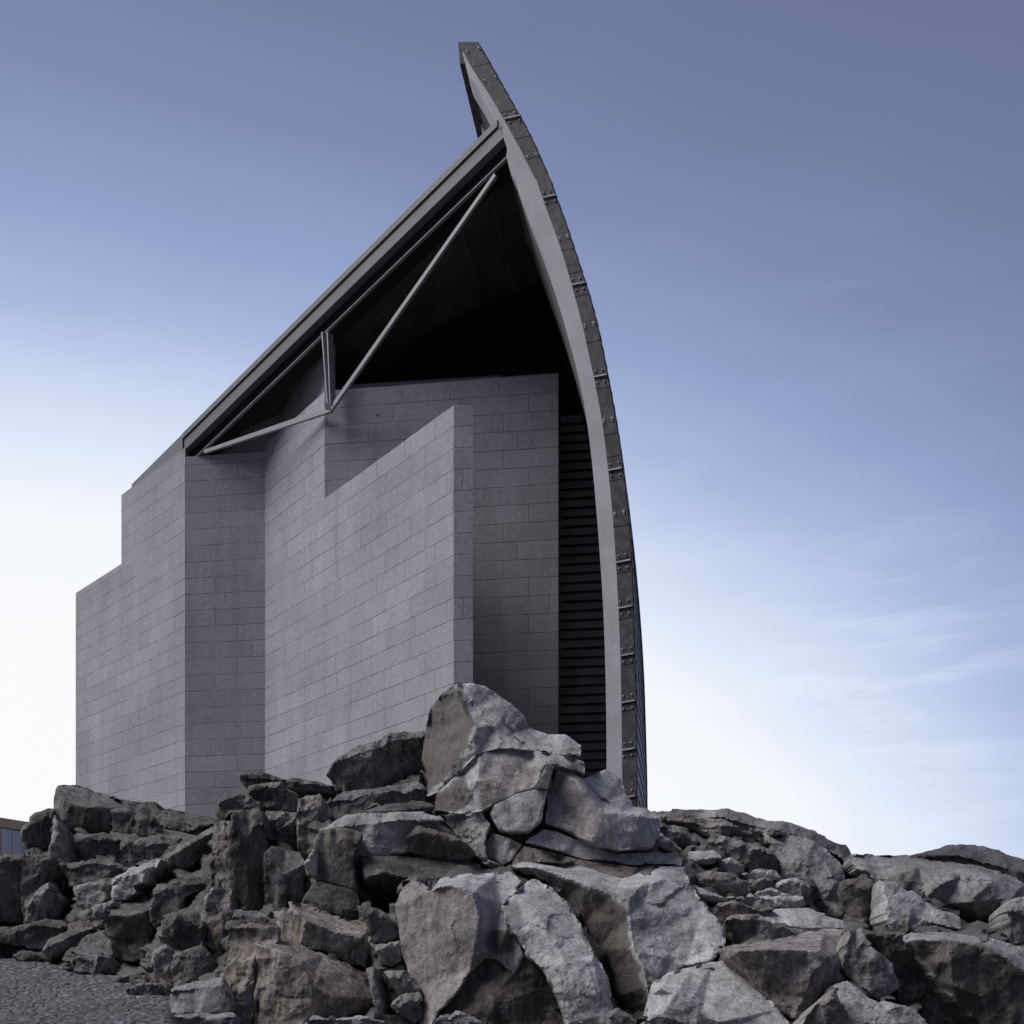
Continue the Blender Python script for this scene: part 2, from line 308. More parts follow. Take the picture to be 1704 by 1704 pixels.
# ------------------------------------------------------------------ ground
def vhash(ix, iy, iz, k):
    h = (ix.astype(np.int64)*374761393 + iy.astype(np.int64)*668265263 + iz.astype(np.int64)*2147483647 + k*1274126177) & 0xFFFFFFFF
    h = ((h ^ (h >> 13))*1274126177) & 0xFFFFFFFF
    h = ((h ^ (h >> 15))*2246822519) & 0xFFFFFFFF
    return ((h ^ (h >> 16)) & 0xFFFFFF)/float(0xFFFFFF)
def vnoise(P, k=0):
    I = np.floor(P).astype(np.int64); f = P-I; u = f*f*(3-2*f); r = 0
    for dx in (0, 1):
        for dy in (0, 1):
            for dz in (0, 1):
                wgt = (u[:,0] if dx else 1-u[:,0])*(u[:,1] if dy else 1-u[:,1])*(u[:,2] if dz else 1-u[:,2])
                r = r + wgt*vhash(I[:,0]+dx, I[:,1]+dy, I[:,2]+dz, k)
    return r-0.5
def fbm(P, k=0, oct=4, gain=0.5):
    r = 0; a = 1
    for i in range(oct):
        r = r+a*vnoise(P*(2.03**i)+i*17.3, k+i); a *= gain
    return r
def facets(P, k=0, slope=0.5, step=0.3):
    """flat chips: each voronoi cell is a tilted plane; result in cell units"""
    I = np.floor(P).astype(np.int64); best = np.full(len(P), 1e9); val = np.zeros(len(P))
    for dx in (-1, 0, 1):
        for dy in (-1, 0, 1):
            for dz in (-1, 0, 1):
                a, b_, c = I[:,0]+dx, I[:,1]+dy, I[:,2]+dz
                fx = a+vhash(a, b_, c, k+1); fy = b_+vhash(a, b_, c, k+2); fz = c+vhash(a, b_, c, k+3)
                d = np.stack([P[:,0]-fx, P[:,1]-fy, P[:,2]-fz], 1); dist = (d*d).sum(1)
                v = slope*2*(d[:,0]*(vhash(a, b_, c, k+4)-.5)+d[:,1]*(vhash(a, b_, c, k+5)-.5)+d[:,2]*(vhash(a, b_, c, k+6)-.5)) + step*(vhash(a, b_, c, k+7)-.5)
                m = dist < best; best[m] = dist[m]; val[m] = v[m]
    return val
def ground_z(y): return np.where(y < 28, 0.12*y, 3.36)
def ground_drop(x, y):
    s_ = np.clip((x+3.3-(y-10.5)*-0.30)/1.0, 0, 1); return -1.6*s_*s_*(3-2*s_)*np.clip((y-6)/3.0, 0, 1)*np.clip((19-y)/2, 0, 1)
xs = np.unique(np.concatenate([[-900, -300, -100, -40, -20, -14], np.arange(-10.5, -2.0, 0.032), [-1, 0, 1, 2, 3.5, 5, 7, 10, 14, 20, 40, 100, 300, 900]]))
ys = np.unique(np.concatenate([[-300, -60, -20, -5, 0, 3, 6], np.arange(8.6, 18.5, 0.045), [20, 24, 28, 32, 45, 80, 200, 600, 2000]]))
GX, GY = np.meshgrid(xs, ys); P = np.stack([GX.ravel(), GY.ravel(), np.zeros(GX.size)], 1)
z = ground_z(P[:,1])+ground_drop(P[:,0], P[:,1])
dense = (P[:,0] > -10.6) & (P[:,0] < -1.4) & (P[:,1] > 8.5) & (P[:,1] < 18.6)
Q = P.copy(); Q[:,0] += 0.5*Q[:,1]*0.2
dz = facets(Q*np.array([7.5, 10.0, 1.0]), 5, 0.4, 0.6)*0.025+fbm(P*1.2, 9)*0.06+fbm(P*14.0, 19, 3)*0.012
z = z+np.where(dense, dz, 0); P[:,2] = z
nx, ny = len(xs), len(ys)
fc = [(j*nx+i, j*nx+i+1, (j+1)*nx+i+1, (j+1)*nx+i) for j in range(ny-1) for i in range(nx-1)]
g = mesh_obj('ground', P, fc, M['ground'], smooth=True); tag(g, 'rough dark grey stone ground sloping up to the rocks', kind='structure')

# ------------------------------------------------------------------ the building
bld = bpy.data.objects.new('museum_building', None); COL.objects.link(bld)
tag(bld, 'tall granite and concrete building with a curved sail-like slate wall rising above the rocks', 'building')
bld.location = (0, 26, 3)
bpy.context.view_layer.update()
def into(o):
    o.matrix_parent_inverse = bld.matrix_world.inverted(); return o
def part(mb, name, mat, uv=False, bevel=0, label=None, parent=None):
    o = mb.build(name, mat, parent or bld, bevel)
    if parent is None: into(o)
    else: o.matrix_parent_inverse = bld.matrix_world.inverted() if False else o.matrix_parent_inverse
    if uv: wall_uv(o)
    if label: o['label'] = label
    return o
V0, VD, V1, VC = -880.0, 852.0-13000.0, -565.0, -1548.0
yL0 = lambda px: 26.5*(308-V0)/(px-V0)
yD1 = lambda px: 26.5*(308-VD)/(px-VD)
Y441 = yD1(441)
yL1 = lambda px: Y441*(441-V1)/(px-V1)
Y540 = yL1(540)
yD2 = lambda px: Y540*(540-VD)/(px-VD)
yCut = lambda px: 26.5*(313-VC)/(px-VC)
def g2(px, Y): return np.array([(px-CXP)/F*Y, Y])
def unit(v): return v/np.linalg.norm(v)
ZT = 14.22; ZB = 1.6
# wall corner points
a0 = g2(126, yL0(126)); a1 = g2(202, yL0(202)); a2 = g2(308, yL0(308)); a3 = g2(441, Y441)
a4 = g2(540, Y540); a5 = g2(755, yL1(755)); d0 = a4; d1 = g2(929, yD2(929))
dL0 = unit(a0-a2); dL1 = unit(a3-a5); dD = unit(d1-d0)        # dD: to the right, slightly nearer
nL0 = np.array([-dL0[1], dL0[0]]);  nL0 = nL0 if nL0[1] > 0 else -nL0
nL1 = np.array([-dL1[1], dL1[0]]);  nL1 = nL1 if nL1[1] > 0 else -nL1
nD = np.array([-dD[1], dD[0]]);     nD = nD if nD[1] > 0 else -nD
T = 0.36
m = MB(); m.prism([a1, a2, a2+nD*0.6+dD*0.01, a1+nL0*0.6], ZB, 14.28); part(m, 'stone_wall', M['wall'], True)
m = MB(); m.prism([a0, a1+dL0*0.003, a1+nL0*0.6, a0+nL0*0.6], ZB, 12.48); part(m, 'stone_wall', M['wall'], True)
m = MB(); m.prism([a0+nL0*0.603, a0+nL0*0.603+nD*14, a0+nL0*0.603+nD*14+dD*0.5, a0+nL0*0.603+dD*0.5], ZB, 12.40); part(m, 'stone_wall', M['wall'], True)
m = MB(); m.prism([a2+dD*0.004+nD*0.003, a3, a3+nD*0.55, a2+nD*0.55+dD*0.3], ZB, 14.06); part(m, 'stone_wall', M['wall'], True)
# light wall that steps down: tall part, then the low part with its end face
m = MB(); m.prism([a3, a4, a4+dD*T*1.5, a3+dD*T*1.5+nD*0.1], ZB, ZT); part(m, 'stone_wall', M['wall'], True)
endw = (787-755)/F*yL1(755)
pe = g2(787, yL1(755)-0.04)
m = MB(); m.prism([a4-dL1*0.003, a5, pe, pe+dL1*np.linalg.norm(a5-a4)+nD*0.05], ZB, 11.93); part(m, 'stone_wall', M['wall'], True)
m = MB(); m.prism([d0+dD*0.012-nD*0.004, d1-nD*0.004, d1+nD*0.5, d0+nD*0.5+dD*0.2], ZB, 14.24); part(m, 'stone_wall', M['wall'], True)
# set-back upper walls reaching the soffit
vlo = P3(305, 722, yCut(305)); vhi = P3(829, 200, yCut(829))
vdir = vhi-vlo; vlen2 = np.linalg.norm(vdir[:2])
Dn = unit(np.array([0.155, 1.0]))                                   # the way the building runs, away from the camera
def roof_z(p):
    """top of roof above a ground point: constant along Dn, rising along the verge"""
    A_ = np.array([[vdir[0], Dn[0]], [vdir[1], Dn[1]]]); s, t = np.linalg.solve(A_, np.array([p[0]-vlo[0], p[1]-vlo[1]]))
    return vlo[2]+s*vdir[2]
def wall_to_roof(p, q_, off, name, mat, thick=0.25, zb=13.5, up=-0.35):
    a, b = p+nD*off, q_+nD*off; c, d = b+nD*thick, a+nD*thick
    mb = MB(); mb.prism([a, b, c, d], zb, [max(roof_z(v)+up, zb+0.05) for v in (a, b, c, d)]); return part(mb, name, mat, True)
wall_to_roof(a2+dD*0.5, a3+dD*0.3, 0.32, 'upper_wall', M['wall'])
b3 = a3+nD*0.3+dD*0.28; b4 = a4+nD*0.3+dD*0.02
wall_to_roof(b3, b4+dL1*(-0.1), 0.0, 'upper_wall', M['wall'])
mb = MB(); mb.prism([b4+nD*0.9, b4+nD*1.0+dD*3.6, b4+nD*1.3+dD*3.6, b4+nD*1.2], 13.0, 15.0); part(mb, 'upper_wall', M['wall'], True)

# --- curved slate shell
def tab(s): return np.array([[float(v) for v in p.split(',')] for p in s.split()])
TR = tab('72,795 90,806 127,827 190,862 209,874 263,899.5 317,921 380,945 439,963 477,977 548,996.5 624,1011 691,1024 771,1036 835,1044 919,1050.7 977,1053.7 1089,1057 1183,1059.5 1341,1060 1700,1062')
TB = tab('72,764 89,772 115,786 150,810 185,831 244,864 272,878 315,897 373,919 425,938 477,952 536,968.6 618,986 691,1001 771,1011 829,1017 860,1020 948,1026 1095,1033 1241,1035 1341,1036 1700,1037')
TI = tab('72,763.5 89,770 118,777 150,797 190,817 222,835 247,845 262,841 322,862 376,885 432,906.6 477,921.6 524,936 577,951 624,963 660,971 712,978.5 771,986 829,990.6 860,993.5 919,998 1007,1004 1095,1007 1183,1009 1341,1009.5 1700,1010')
PY = np.concatenate([np.arange(72, 300, 6), np.arange(300, 1500, 14), [1530.0]])
def sm(t, it=2):
    x = np.interp(PY, t[:,0], t[:,1])
    for _ in range(it): x[1:-1] = 0.25*x[:-2]+0.5*x[1:-1]+0.25*x[2:]
    return x
XR, XB, XI = sm(TR, 6), sm(TB, 10), sm(TI, 1)
lowp = PY > 262; xi_ = XI.copy()
for _ in range(14): xi_[1:-1] = 0.25*xi_[:-2]+0.5*xi_[1:-1]+0.25*xi_[2:]; xi_[~lowp] = XI[~lowp]
XI = xi_
def cutp(px, py): return P3(px, py, yCut(px))
R_ = np.array([cutp(x, y) for x, y in zip(XR, PY)]); B_ = np.array([cutp(x, y) for x, y in zip(XB, PY)]); I_ = np.array([cutp(x, y) for x, y in zip(XI, PY)])
def sweep(t): return np.array([0.164*t-t*t/(2*187.0), t, 0.0])
LEN = 46.0; ts = np.concatenate([[0, 0.6, 1.3, 2.0], np.arange(3, LEN, 1.5), [LEN]])
def loft(rows):
    v = np.concatenate(rows); n = len(rows[0]); k = len(rows)
    return v, [(j*n+i, j*n+i+1, (j+1)*n+i+1, (j+1)*n+i) for j in range(k-1) for i in range(n-1)]
def loft_solid(secs):
    """secs: list of closed loops with equal counts; caps both ends"""
    n = len(secs[0]); v = np.concatenate(secs); f = []
    for j in range(len(secs)-1):
        for i in range(n): f.append((j*n+i, j*n+(i+1) % n, (j+1)*n+(i+1) % n, (j+1)*n+i))
    return v, f
def band_caps(a, b, off):
    n = a
    return [(off+i, off+i+1, off+2*n-2-i, off+2*n-1-i) for i in range(n-1)]
n = len(PY)
def shell_band(inner, outer, t0, t1, step, name, mat, parent=None):
    tt = np.concatenate([np.arange(t0, t1-1e-6, step), [t1]])
    secs = [np.concatenate([inner, outer[::-1]])+sweep(t) for t in tt]
    v, f = loft_solid(secs)
    f += band_caps(n, None, 0) + band_caps(n, None, (len(tt)-1)*2*n)
    o = mesh_obj(name, v, f, mat, bld); into(o); return o
gap = 0.004
def shell_sub(sl, inner, outer, t0, t1, step, name, mat):
    global n
    keep = n; n = sl.stop-sl.start; o_ = shell_band(inner[sl], outer[sl], t0, t1, step, name, mat); n = keep; return o_
kL = int(np.searchsorted(PY, 250)); conc = shell_sub(slice(0, kL+1), I_, B_, 0.0, 0.6, 0.3, 'concrete_edge_beam', M['concrete'])
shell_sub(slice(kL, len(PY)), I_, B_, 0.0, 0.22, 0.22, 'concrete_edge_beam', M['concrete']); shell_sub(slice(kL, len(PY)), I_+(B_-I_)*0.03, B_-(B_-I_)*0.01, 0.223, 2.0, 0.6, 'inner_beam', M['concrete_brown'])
shell_sub(slice(3, kL), I_, B_, 1.55, 1.85, 0.3, 'concrete_rib', M['concrete']); shell_sub(slice(2, kL), I_+(B_-I_)*0.8, B_-(B_-I_)*0.01, 0.61, 2.0, 0.7, 'upper_lining', M['slate_edge'])
mid = I_+(B_-I_)*0.72
shell_band(mid, B_-(B_-I_)*0.01, 2.003, LEN, 2.0, 'shell_lining', M['dark'])  # painted near black in place of the shade inside the shell
outer_in = B_+(R_-B_)*0.004
R2 = R_-(R_-B_)*0.03
slate_e = shell_band(outer_in, R2, -0.03, LEN-0.2, 2.0, 'slate_edge', M['slate_edge'])
# slate courses on the outside: each course laps over the one below
zc = np.arange(R_[:,2].max()-0.05, 2.5, -0.26)
order = np.argsort(R_[:,2]); zz = R_[order, 2]; xx = R_[order, 0]; yy = R_[order, 1]
verts = []; faces = []
tts = np.concatenate([np.arange(-0.05, LEN-1, 1.3), [LEN-1]])
for ci, zt in enumerate(zc):
    zb_ = zt-0.275
    pt = np.array([np.interp(zt, zz, xx), np.interp(zt, zz, yy), zt]); pb = np.array([np.interp(zb_, zz, xx), np.interp(zb_, zz, yy), zb_])
    oo = np.array([0.99, -0.12, 0])
    prof = [pt+oo*0.005, pb+oo*0.022, pb+oo*0.008]
    for t in tts:
        for p in prof: verts.append(p+sweep(t))
    b0 = ci*len(tts)*3
    for j in range(len(tts)-1):
        for i in range(2): faces.append((b0+j*3+i, b0+j*3+i+1, b0+(j+1)*3+i+1, b0+(j+1)*3+i))
    faces.append((b0, b0+1, b0+2))
o = mesh_obj('slate_cladding', verts, faces, M['slate'], bld); into(o)
# crest beam along the top
mb = MB(); c1, c2 = cutp(762.5, 71.5), cutp(796.5, 71.5); dn_ = np.array([0, 0, -0.30])
c3 = c1+np.array([0.03, 0, -0.42]); c4 = c2+np.array([0.10, 0, -0.30])
prev = None
for t in list(np.arange(0, LEN, 4))+[LEN]:
    cur = [p+sweep(t)+np.array([0, -0.02 if t == 0 else 0, 0]) for p in (c1, c2, c4, c3)]
    if prev is not None: mb.hexa(prev, cur)
    prev = cur
part(mb, 'crest_beam', M['slate_edge'])
# concrete ribs standing inside the shell, and grey lining above the roof
for k in range(1, 7):
    t0 = 2.0+k*3.2
    sel = PY < 1500
    rin = (I_-np.array([0.10, 0, 0])); rb = shell_band(rin, B_-(B_-I_)*0.27, t0, t0+0.35, 0.2, 'concrete_rib', M['concrete'])
# slab joints and steel clips on the slate edge
def interp_edge(py): return cutp(np.interp(py, PY, XB), py), cutp(np.interp(py, PY, XR), py)
cut_n = np.cross(unit(vdir*np.array([1, 1, 0])), np.array([0, 0, 1.0])); cut_n = cut_n if cut_n[1] < 0 else -cut_n
bars = [201, 332, 477, 630, 785, 938, 1014, 1093, 1171, 1250, 1329]
def edge_frame(py):
    pb, pr = interp_edge(py); pb2, pr2 = interp_edge(py+6); across = pr-pb; along = unit(pb2-pb); w_ = np.linalg.norm(across); ac = across/w_
    ac = unit(ac-along*np.dot(ac, along)*0.0); return pb, w_, ac, along
def slab(mb, c, ax, ay, hx, hy, th):
    n0 = cut_n*th; a = [c-ax*hx-ay*hy, c+ax*hx-ay*hy, c+ax*hx+ay*hy, c-ax*hx+ay*hy]
    mb.hexa([p+n0 for p in a], [p+cut_n*0.0 for p in a])
def bolt(mb, c, r, th):
    u = unit(np.cross(cut_n, [0, 0, 1])); v = np.cross(u, cut_n); k = 10
    rings = []
    for (rr, dd) in ((r, 0.0), (r, th*0.6), (r*0.6, th)):
        rings.append([c+cut_n*dd+(u*math.cos(a)+v*math.sin(a))*rr for a in np.linspace(0, 2*math.pi, k, endpoint=False)])
    vs = [p for rg in rings for p in rg]; fs = [(j*k+i, j*k+(i+1) % k, (j+1)*k+(i+1) % k, (j+1)*k+i) for j in range(2) for i in range(k)]+[tuple(range(2*k, 3*k))]
    mb.add(vs, fs)
fo = cut_n*0.035
rj = random.Random(3)
for py in bars:
    pb, w_, ac, al = edge_frame(py); ac = unit(ac+np.array([0, 0, 0.16])); mb = MB()
    slab(mb, pb+fo+ac*w_*0.52, ac, al, w_*0.46, 0.011, 0.03)
    for sgn in (-1, 1):
        for fx in (0.22+rj.uniform(-.05, .05), 0.74+rj.uniform(-.06, .06)):
            c = pb+fo+ac*w_*fx+al*sgn*0.11; bolt(mb, c, 0.018, 0.02)
    part(mb, 'fixing_plate', M['bracket'])
for py in (90, 138, 265, 400, 545, 703, 858):
    pb, w_, ac, al = edge_frame(py); ac = unit(ac+np.array([0, 0, 0.2])); mb = MB()
    for fx in (0.2, 0.76):
        mb = MB(); c = pb+fo+ac*w_*fx; bolt(mb, c, 0.018, 0.022); slab(mb, c, ac, al, 0.022, 0.036, 0.006)
        part(mb, 'bolt_plate', M['bracket'])
# joints between slabs
for py in np.concatenate([np.arange(110, 1400, 76.6), [230, 455, 760, 930]]):
    mb = MB(); pb, w_, ac, al = edge_frame(py); slab(mb, pb+cut_n*0.030+ac*w_*0.5, unit(ac+np.array([0,0,.16])), al, w_*0.47, 0.003, 0.003)
    part(mb, 'slab_joint', M['dark'])

# --- roof and its front edge
def along_verge(s, dz, inset): 
    p = vlo+vdir*s; return np.array([p[0], p[1], p[2]+dz])-cut_n*inset
def verge_beam(name, mat, z0, z1, i0, i1, s0=0.0, s1=1.0, label=None):
    mb = MB(); A = [along_verge(s0, z0, i0), along_verge(s0, z1, i0), along_verge(s0, z1, i1), along_verge(s0, z0, i1)]
    B = [along_verge(s1, z0, i0), along_verge(s1, z1, i0), along_verge(s1, z1, i1), along_verge(s1, z0, i1)]
    mb.hexa(A, B); return part(mb, name, mat, False, 0.004, label)
verge_beam('roof_coping', M['roof_metal'], -0.13, 0.0, -0.03, 0.6)
verge_beam('fascia_groove', M['dark'], -0.16, -0.133, 0.03, 0.5)
verge_beam('fascia', M['fascia'], -0.42, -0.163, 0.0, 0.5, 0.004, 1.012)
verge_beam('verge_beam', M['dark'], -0.70, -0.423, 0.16, 0.5, 0.006, 1.03)
verge_beam('beam_flange', M['flange'], -0.728, -0.703, 0.10, 0.17, 0.012, 1.03)
# roof plate swept back along the shell, underside dark boards
mb = MB()
A0, B0 = along_verge(0.0, 0, 0.3), along_verge(1.035, 0, 0.3)
tl = np.array([0, 4, 10, 20, 32, 44.0]); top = []
lft = P3(214, 811, 29.6); lft[2] = 14.42
for t in tl:
    sw = sweep(t)
    A = A0+sw if t == 0 else np.array([lft[0]+0.6+0.164*t, lft[1]+t*0.98, lft[2]-1.2])
    top.append((A, A0+sw, B0+sw))
rows = top
for j in range(len(rows)-1):
    for i in range(2):
        q4 = [rows[j][i], rows[j][i+1], rows[j+1][i+1], rows[j+1][i]]
        if j == 0 and i == 0: q4 = [rows[0][0], rows[0][1], rows[1][1], rows[1][0]]
        mb.hexa([p-np.array([0, 0, 0.36]) for p in q4], [p-np.array([0, 0, 0.02]) for p in q4])
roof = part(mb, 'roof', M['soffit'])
# low eave strip over the left wall
e0 = along_verge(0.0, 0.0, 0.0)+np.array([-0.02, 0.0, 0.0]); e1 = P3(219, 806, 29.3)
mb = MB(); mb.hexa([e0, e1, e1+np.array([0, 0, -0.35]), e0+np.array([0, 0, -0.55])], [p+np.append(nL0*0.8, 0) for p in (e0, e1, e1+np.array([0, 0, -0.35]), e0+np.array([0, 0, -0.55]))])
part(mb, 'eave', M['roof_metal'])
# soffit board seams
mb = MB()
for s in np.arange(0.08, 1.0, 0.085):
    a = along_verge(s, -0.385, 0.55); b = a+sweep(3.5)*1.0
    u = unit(np.array([vdir[0], vdir[1], vdir[2]]))*0.012
    mb.hexa([a-u, a+u, a+u+np.array([0, 0, .02]), a-u+np.array([0, 0, .02])], [b-u, b+u, b+u+np.array([0, 0, .02]), b-u+np.array([0, 0, .02])])
part(mb, 'soffit_seams', M['seam'])
# truss under the verge
def onv(px, py, inset=0.05):
    p = cutp(px, py); return p-cut_n*inset
def bar(mb, p, q_, h0, h1, th):
    d = unit(q_-p); up = unit(np.cross(cut_n, d)); nn = cut_n*th/2
    A = [p-up*h0/2+nn, p+up*h0/2+nn, p+up*h0/2-nn, p-up*h0/2-nn]; B = [q_-up*h1/2+nn, q_+up*h1/2+nn, q_+up*h1/2-nn, q_-up*h1/2-nn]
    mb.hexa(A, B)
mb = MB(); kk = onv(550, 679); bar(mb, onv(338, 751), kk, 0.085, 0.13, 0.06)
part(mb, 'tie_bar', M['steel'], bevel=0.006)
mb = MB(); bar(mb, onv(546, 683, 0.052), onv(822, 289, 0.052), 0.105, 0.085, 0.06)
part(mb, 'tie_bar', M['steel'], bevel=0.006)
for dx, hh in ((-4.5, 0.035), (4.5, 0.035), (0, 0.10)):
    mb = MB(); bar(mb, onv(541+dx, 553, 0.06 if hh < .1 else 0.10), onv(548+dx*0.5, 672, 0.06 if hh < .1 else 0.10), hh, hh*0.8, 0.16 if hh < .1 else 0.02)
    part(mb, 'strut', M['steel'] if hh < .1 else M['fascia'])
mb = MB(); slab(mb, onv(548, 676, 0.02), np.array([1.0, 0, 0]), np.array([0, 0, 1.0]), 0.09, 0.07, 0.02); part(mb, 'gusset_plate', M['steel'])
# --- louvred wall between the stone wall and the shell
offL = 1.3
lp0 = d1+nD*offL-dD*1.4
zI = I_[::-1, 2]; 
def inner_x(zv, Yv):
    """x of the shell's inner side at height z and depth Y"""
    px_ = np.interp(zv, zI, I_[::-1, 0]); py_ = np.interp(zv, zI, I_[::-1, 1]); t = Yv-py_; return px_+sweep(max(t, 0))[0]
mb = MB(); back = MB()
zv = 2.2
while zv < 14.0:
    Ya = lp0[1]; xr = max(inner_x(zv, Ya-0.5), inner_x(zv+0.2, Ya-0.5))+0.15
    Lw = (xr-lp0[0])
    if Lw > 0.2:
        p = lp0; q_ = lp0+dD*Lw
        mb.hexa([np.array([*p, zv]), np.array([*q_, zv]), np.array([*q_, zv+0.030]), np.array([*p, zv+0.030])],
                [np.array([*(p+nD*0.16), zv+0.11]), np.array([*(q_+nD*0.16), zv+0.11]), np.array([*(q_+nD*0.16), zv+0.14]), np.array([*(p+nD*0.16), zv+0.14])])
        mb.hexa([np.array([*(p-nD*0.0), zv-0.10]), np.array([*q_, zv-0.10]), np.array([*q_, zv-0.002]), np.array([*p, zv-0.002])],
                [np.array([*(p+nD*0.03), zv-0.10]), np.array([*(q_+nD*0.03), zv-0.10]), np.array([*(q_+nD*0.03), zv-0.002]), np.array([*(p+nD*0.03), zv-0.002])])
    zv += 0.206
part(mb, 'louvres', M['louvre'])
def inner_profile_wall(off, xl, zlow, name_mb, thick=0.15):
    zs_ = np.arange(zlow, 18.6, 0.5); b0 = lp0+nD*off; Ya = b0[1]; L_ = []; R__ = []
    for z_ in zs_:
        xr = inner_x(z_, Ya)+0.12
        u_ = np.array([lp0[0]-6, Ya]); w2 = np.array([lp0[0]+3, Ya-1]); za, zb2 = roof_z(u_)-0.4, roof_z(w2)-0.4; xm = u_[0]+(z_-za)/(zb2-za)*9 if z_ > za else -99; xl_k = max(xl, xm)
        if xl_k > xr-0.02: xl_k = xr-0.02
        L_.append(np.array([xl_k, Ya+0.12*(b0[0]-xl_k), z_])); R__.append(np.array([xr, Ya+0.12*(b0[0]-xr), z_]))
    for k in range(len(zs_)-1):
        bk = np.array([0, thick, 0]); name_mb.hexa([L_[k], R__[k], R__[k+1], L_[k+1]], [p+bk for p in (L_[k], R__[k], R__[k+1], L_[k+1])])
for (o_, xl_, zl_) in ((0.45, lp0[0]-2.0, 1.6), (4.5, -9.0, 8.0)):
    bmb = MB(); inner_profile_wall(o_, xl_, zl_, bmb); part(bmb, 'inner_wall', M['dark'])  # back of the recess, its deep shade put into the colour

# ------------------------------------------------------------------ rocks: each boulder is traced as a solid with its own depth and faces
ROCKPTS = []
G_C, G_L, G_R, G_B = 'granite blocks of the central pinnacle', 'granite rocks heaped on the left slope', 'granite rocks of the right ridge', 'big boulders along the foot of the outcrop'
def parse(s): return np.array([[float(v) for v in p.split(',')] for p in s.split()])
def inside(poly, X, Y):
    c = np.zeros(len(X), bool); n = len(poly); j = n-1
    for i in range(n):
        xi, yi = poly[i]; xj, yj = poly[j]
        m = ((yi > Y) != (yj > Y)); den = (yj-yi) if yj != yi else 1e-9
        c ^= m & (X < (xj-xi)*(Y-yi)/den+xi); j = i
    return c
def edge_dist(poly, X, Y):
    d = np.full(len(X), 1e9); n = len(poly)
    for i in range(n):
        a = poly[i]; b = poly[(i+1) % n]; ab = b-a; t = np.clip(((X-a[0])*ab[0]+(Y-a[1])*ab[1])/(ab@ab+1e-9), 0, 1)
        d = np.minimum(d, np.hypot(X-a[0]-t*ab[0], Y-a[1]-t*ab[1]))
    return d
def tri_interp(V2, D, tris, X, Y):
    r = np.full(len(X), np.nan)
    for a, b, c in tris:
        x0, y0 = V2[a]; x1, y1 = V2[b]; x2, y2 = V2[c]; det = (y1-y2)*(x0-x2)+(x2-x1)*(y0-y2)
        if abs(det) < 1e-9: continue
        l0 = ((y1-y2)*(X-x2)+(x2-x1)*(Y-y2))/det; l1 = ((y2-y0)*(X-x2)+(x0-x2)*(Y-y2))/det; l2 = 1-l0-l1
        m = (l0 > -1e-4) & (l1 > -1e-4) & (l2 > -1e-4) & np.isnan(r); r[m] = (l0*D[a]+l1*D[b]+l2*D[c])[m]
    return r
rock_count = 0
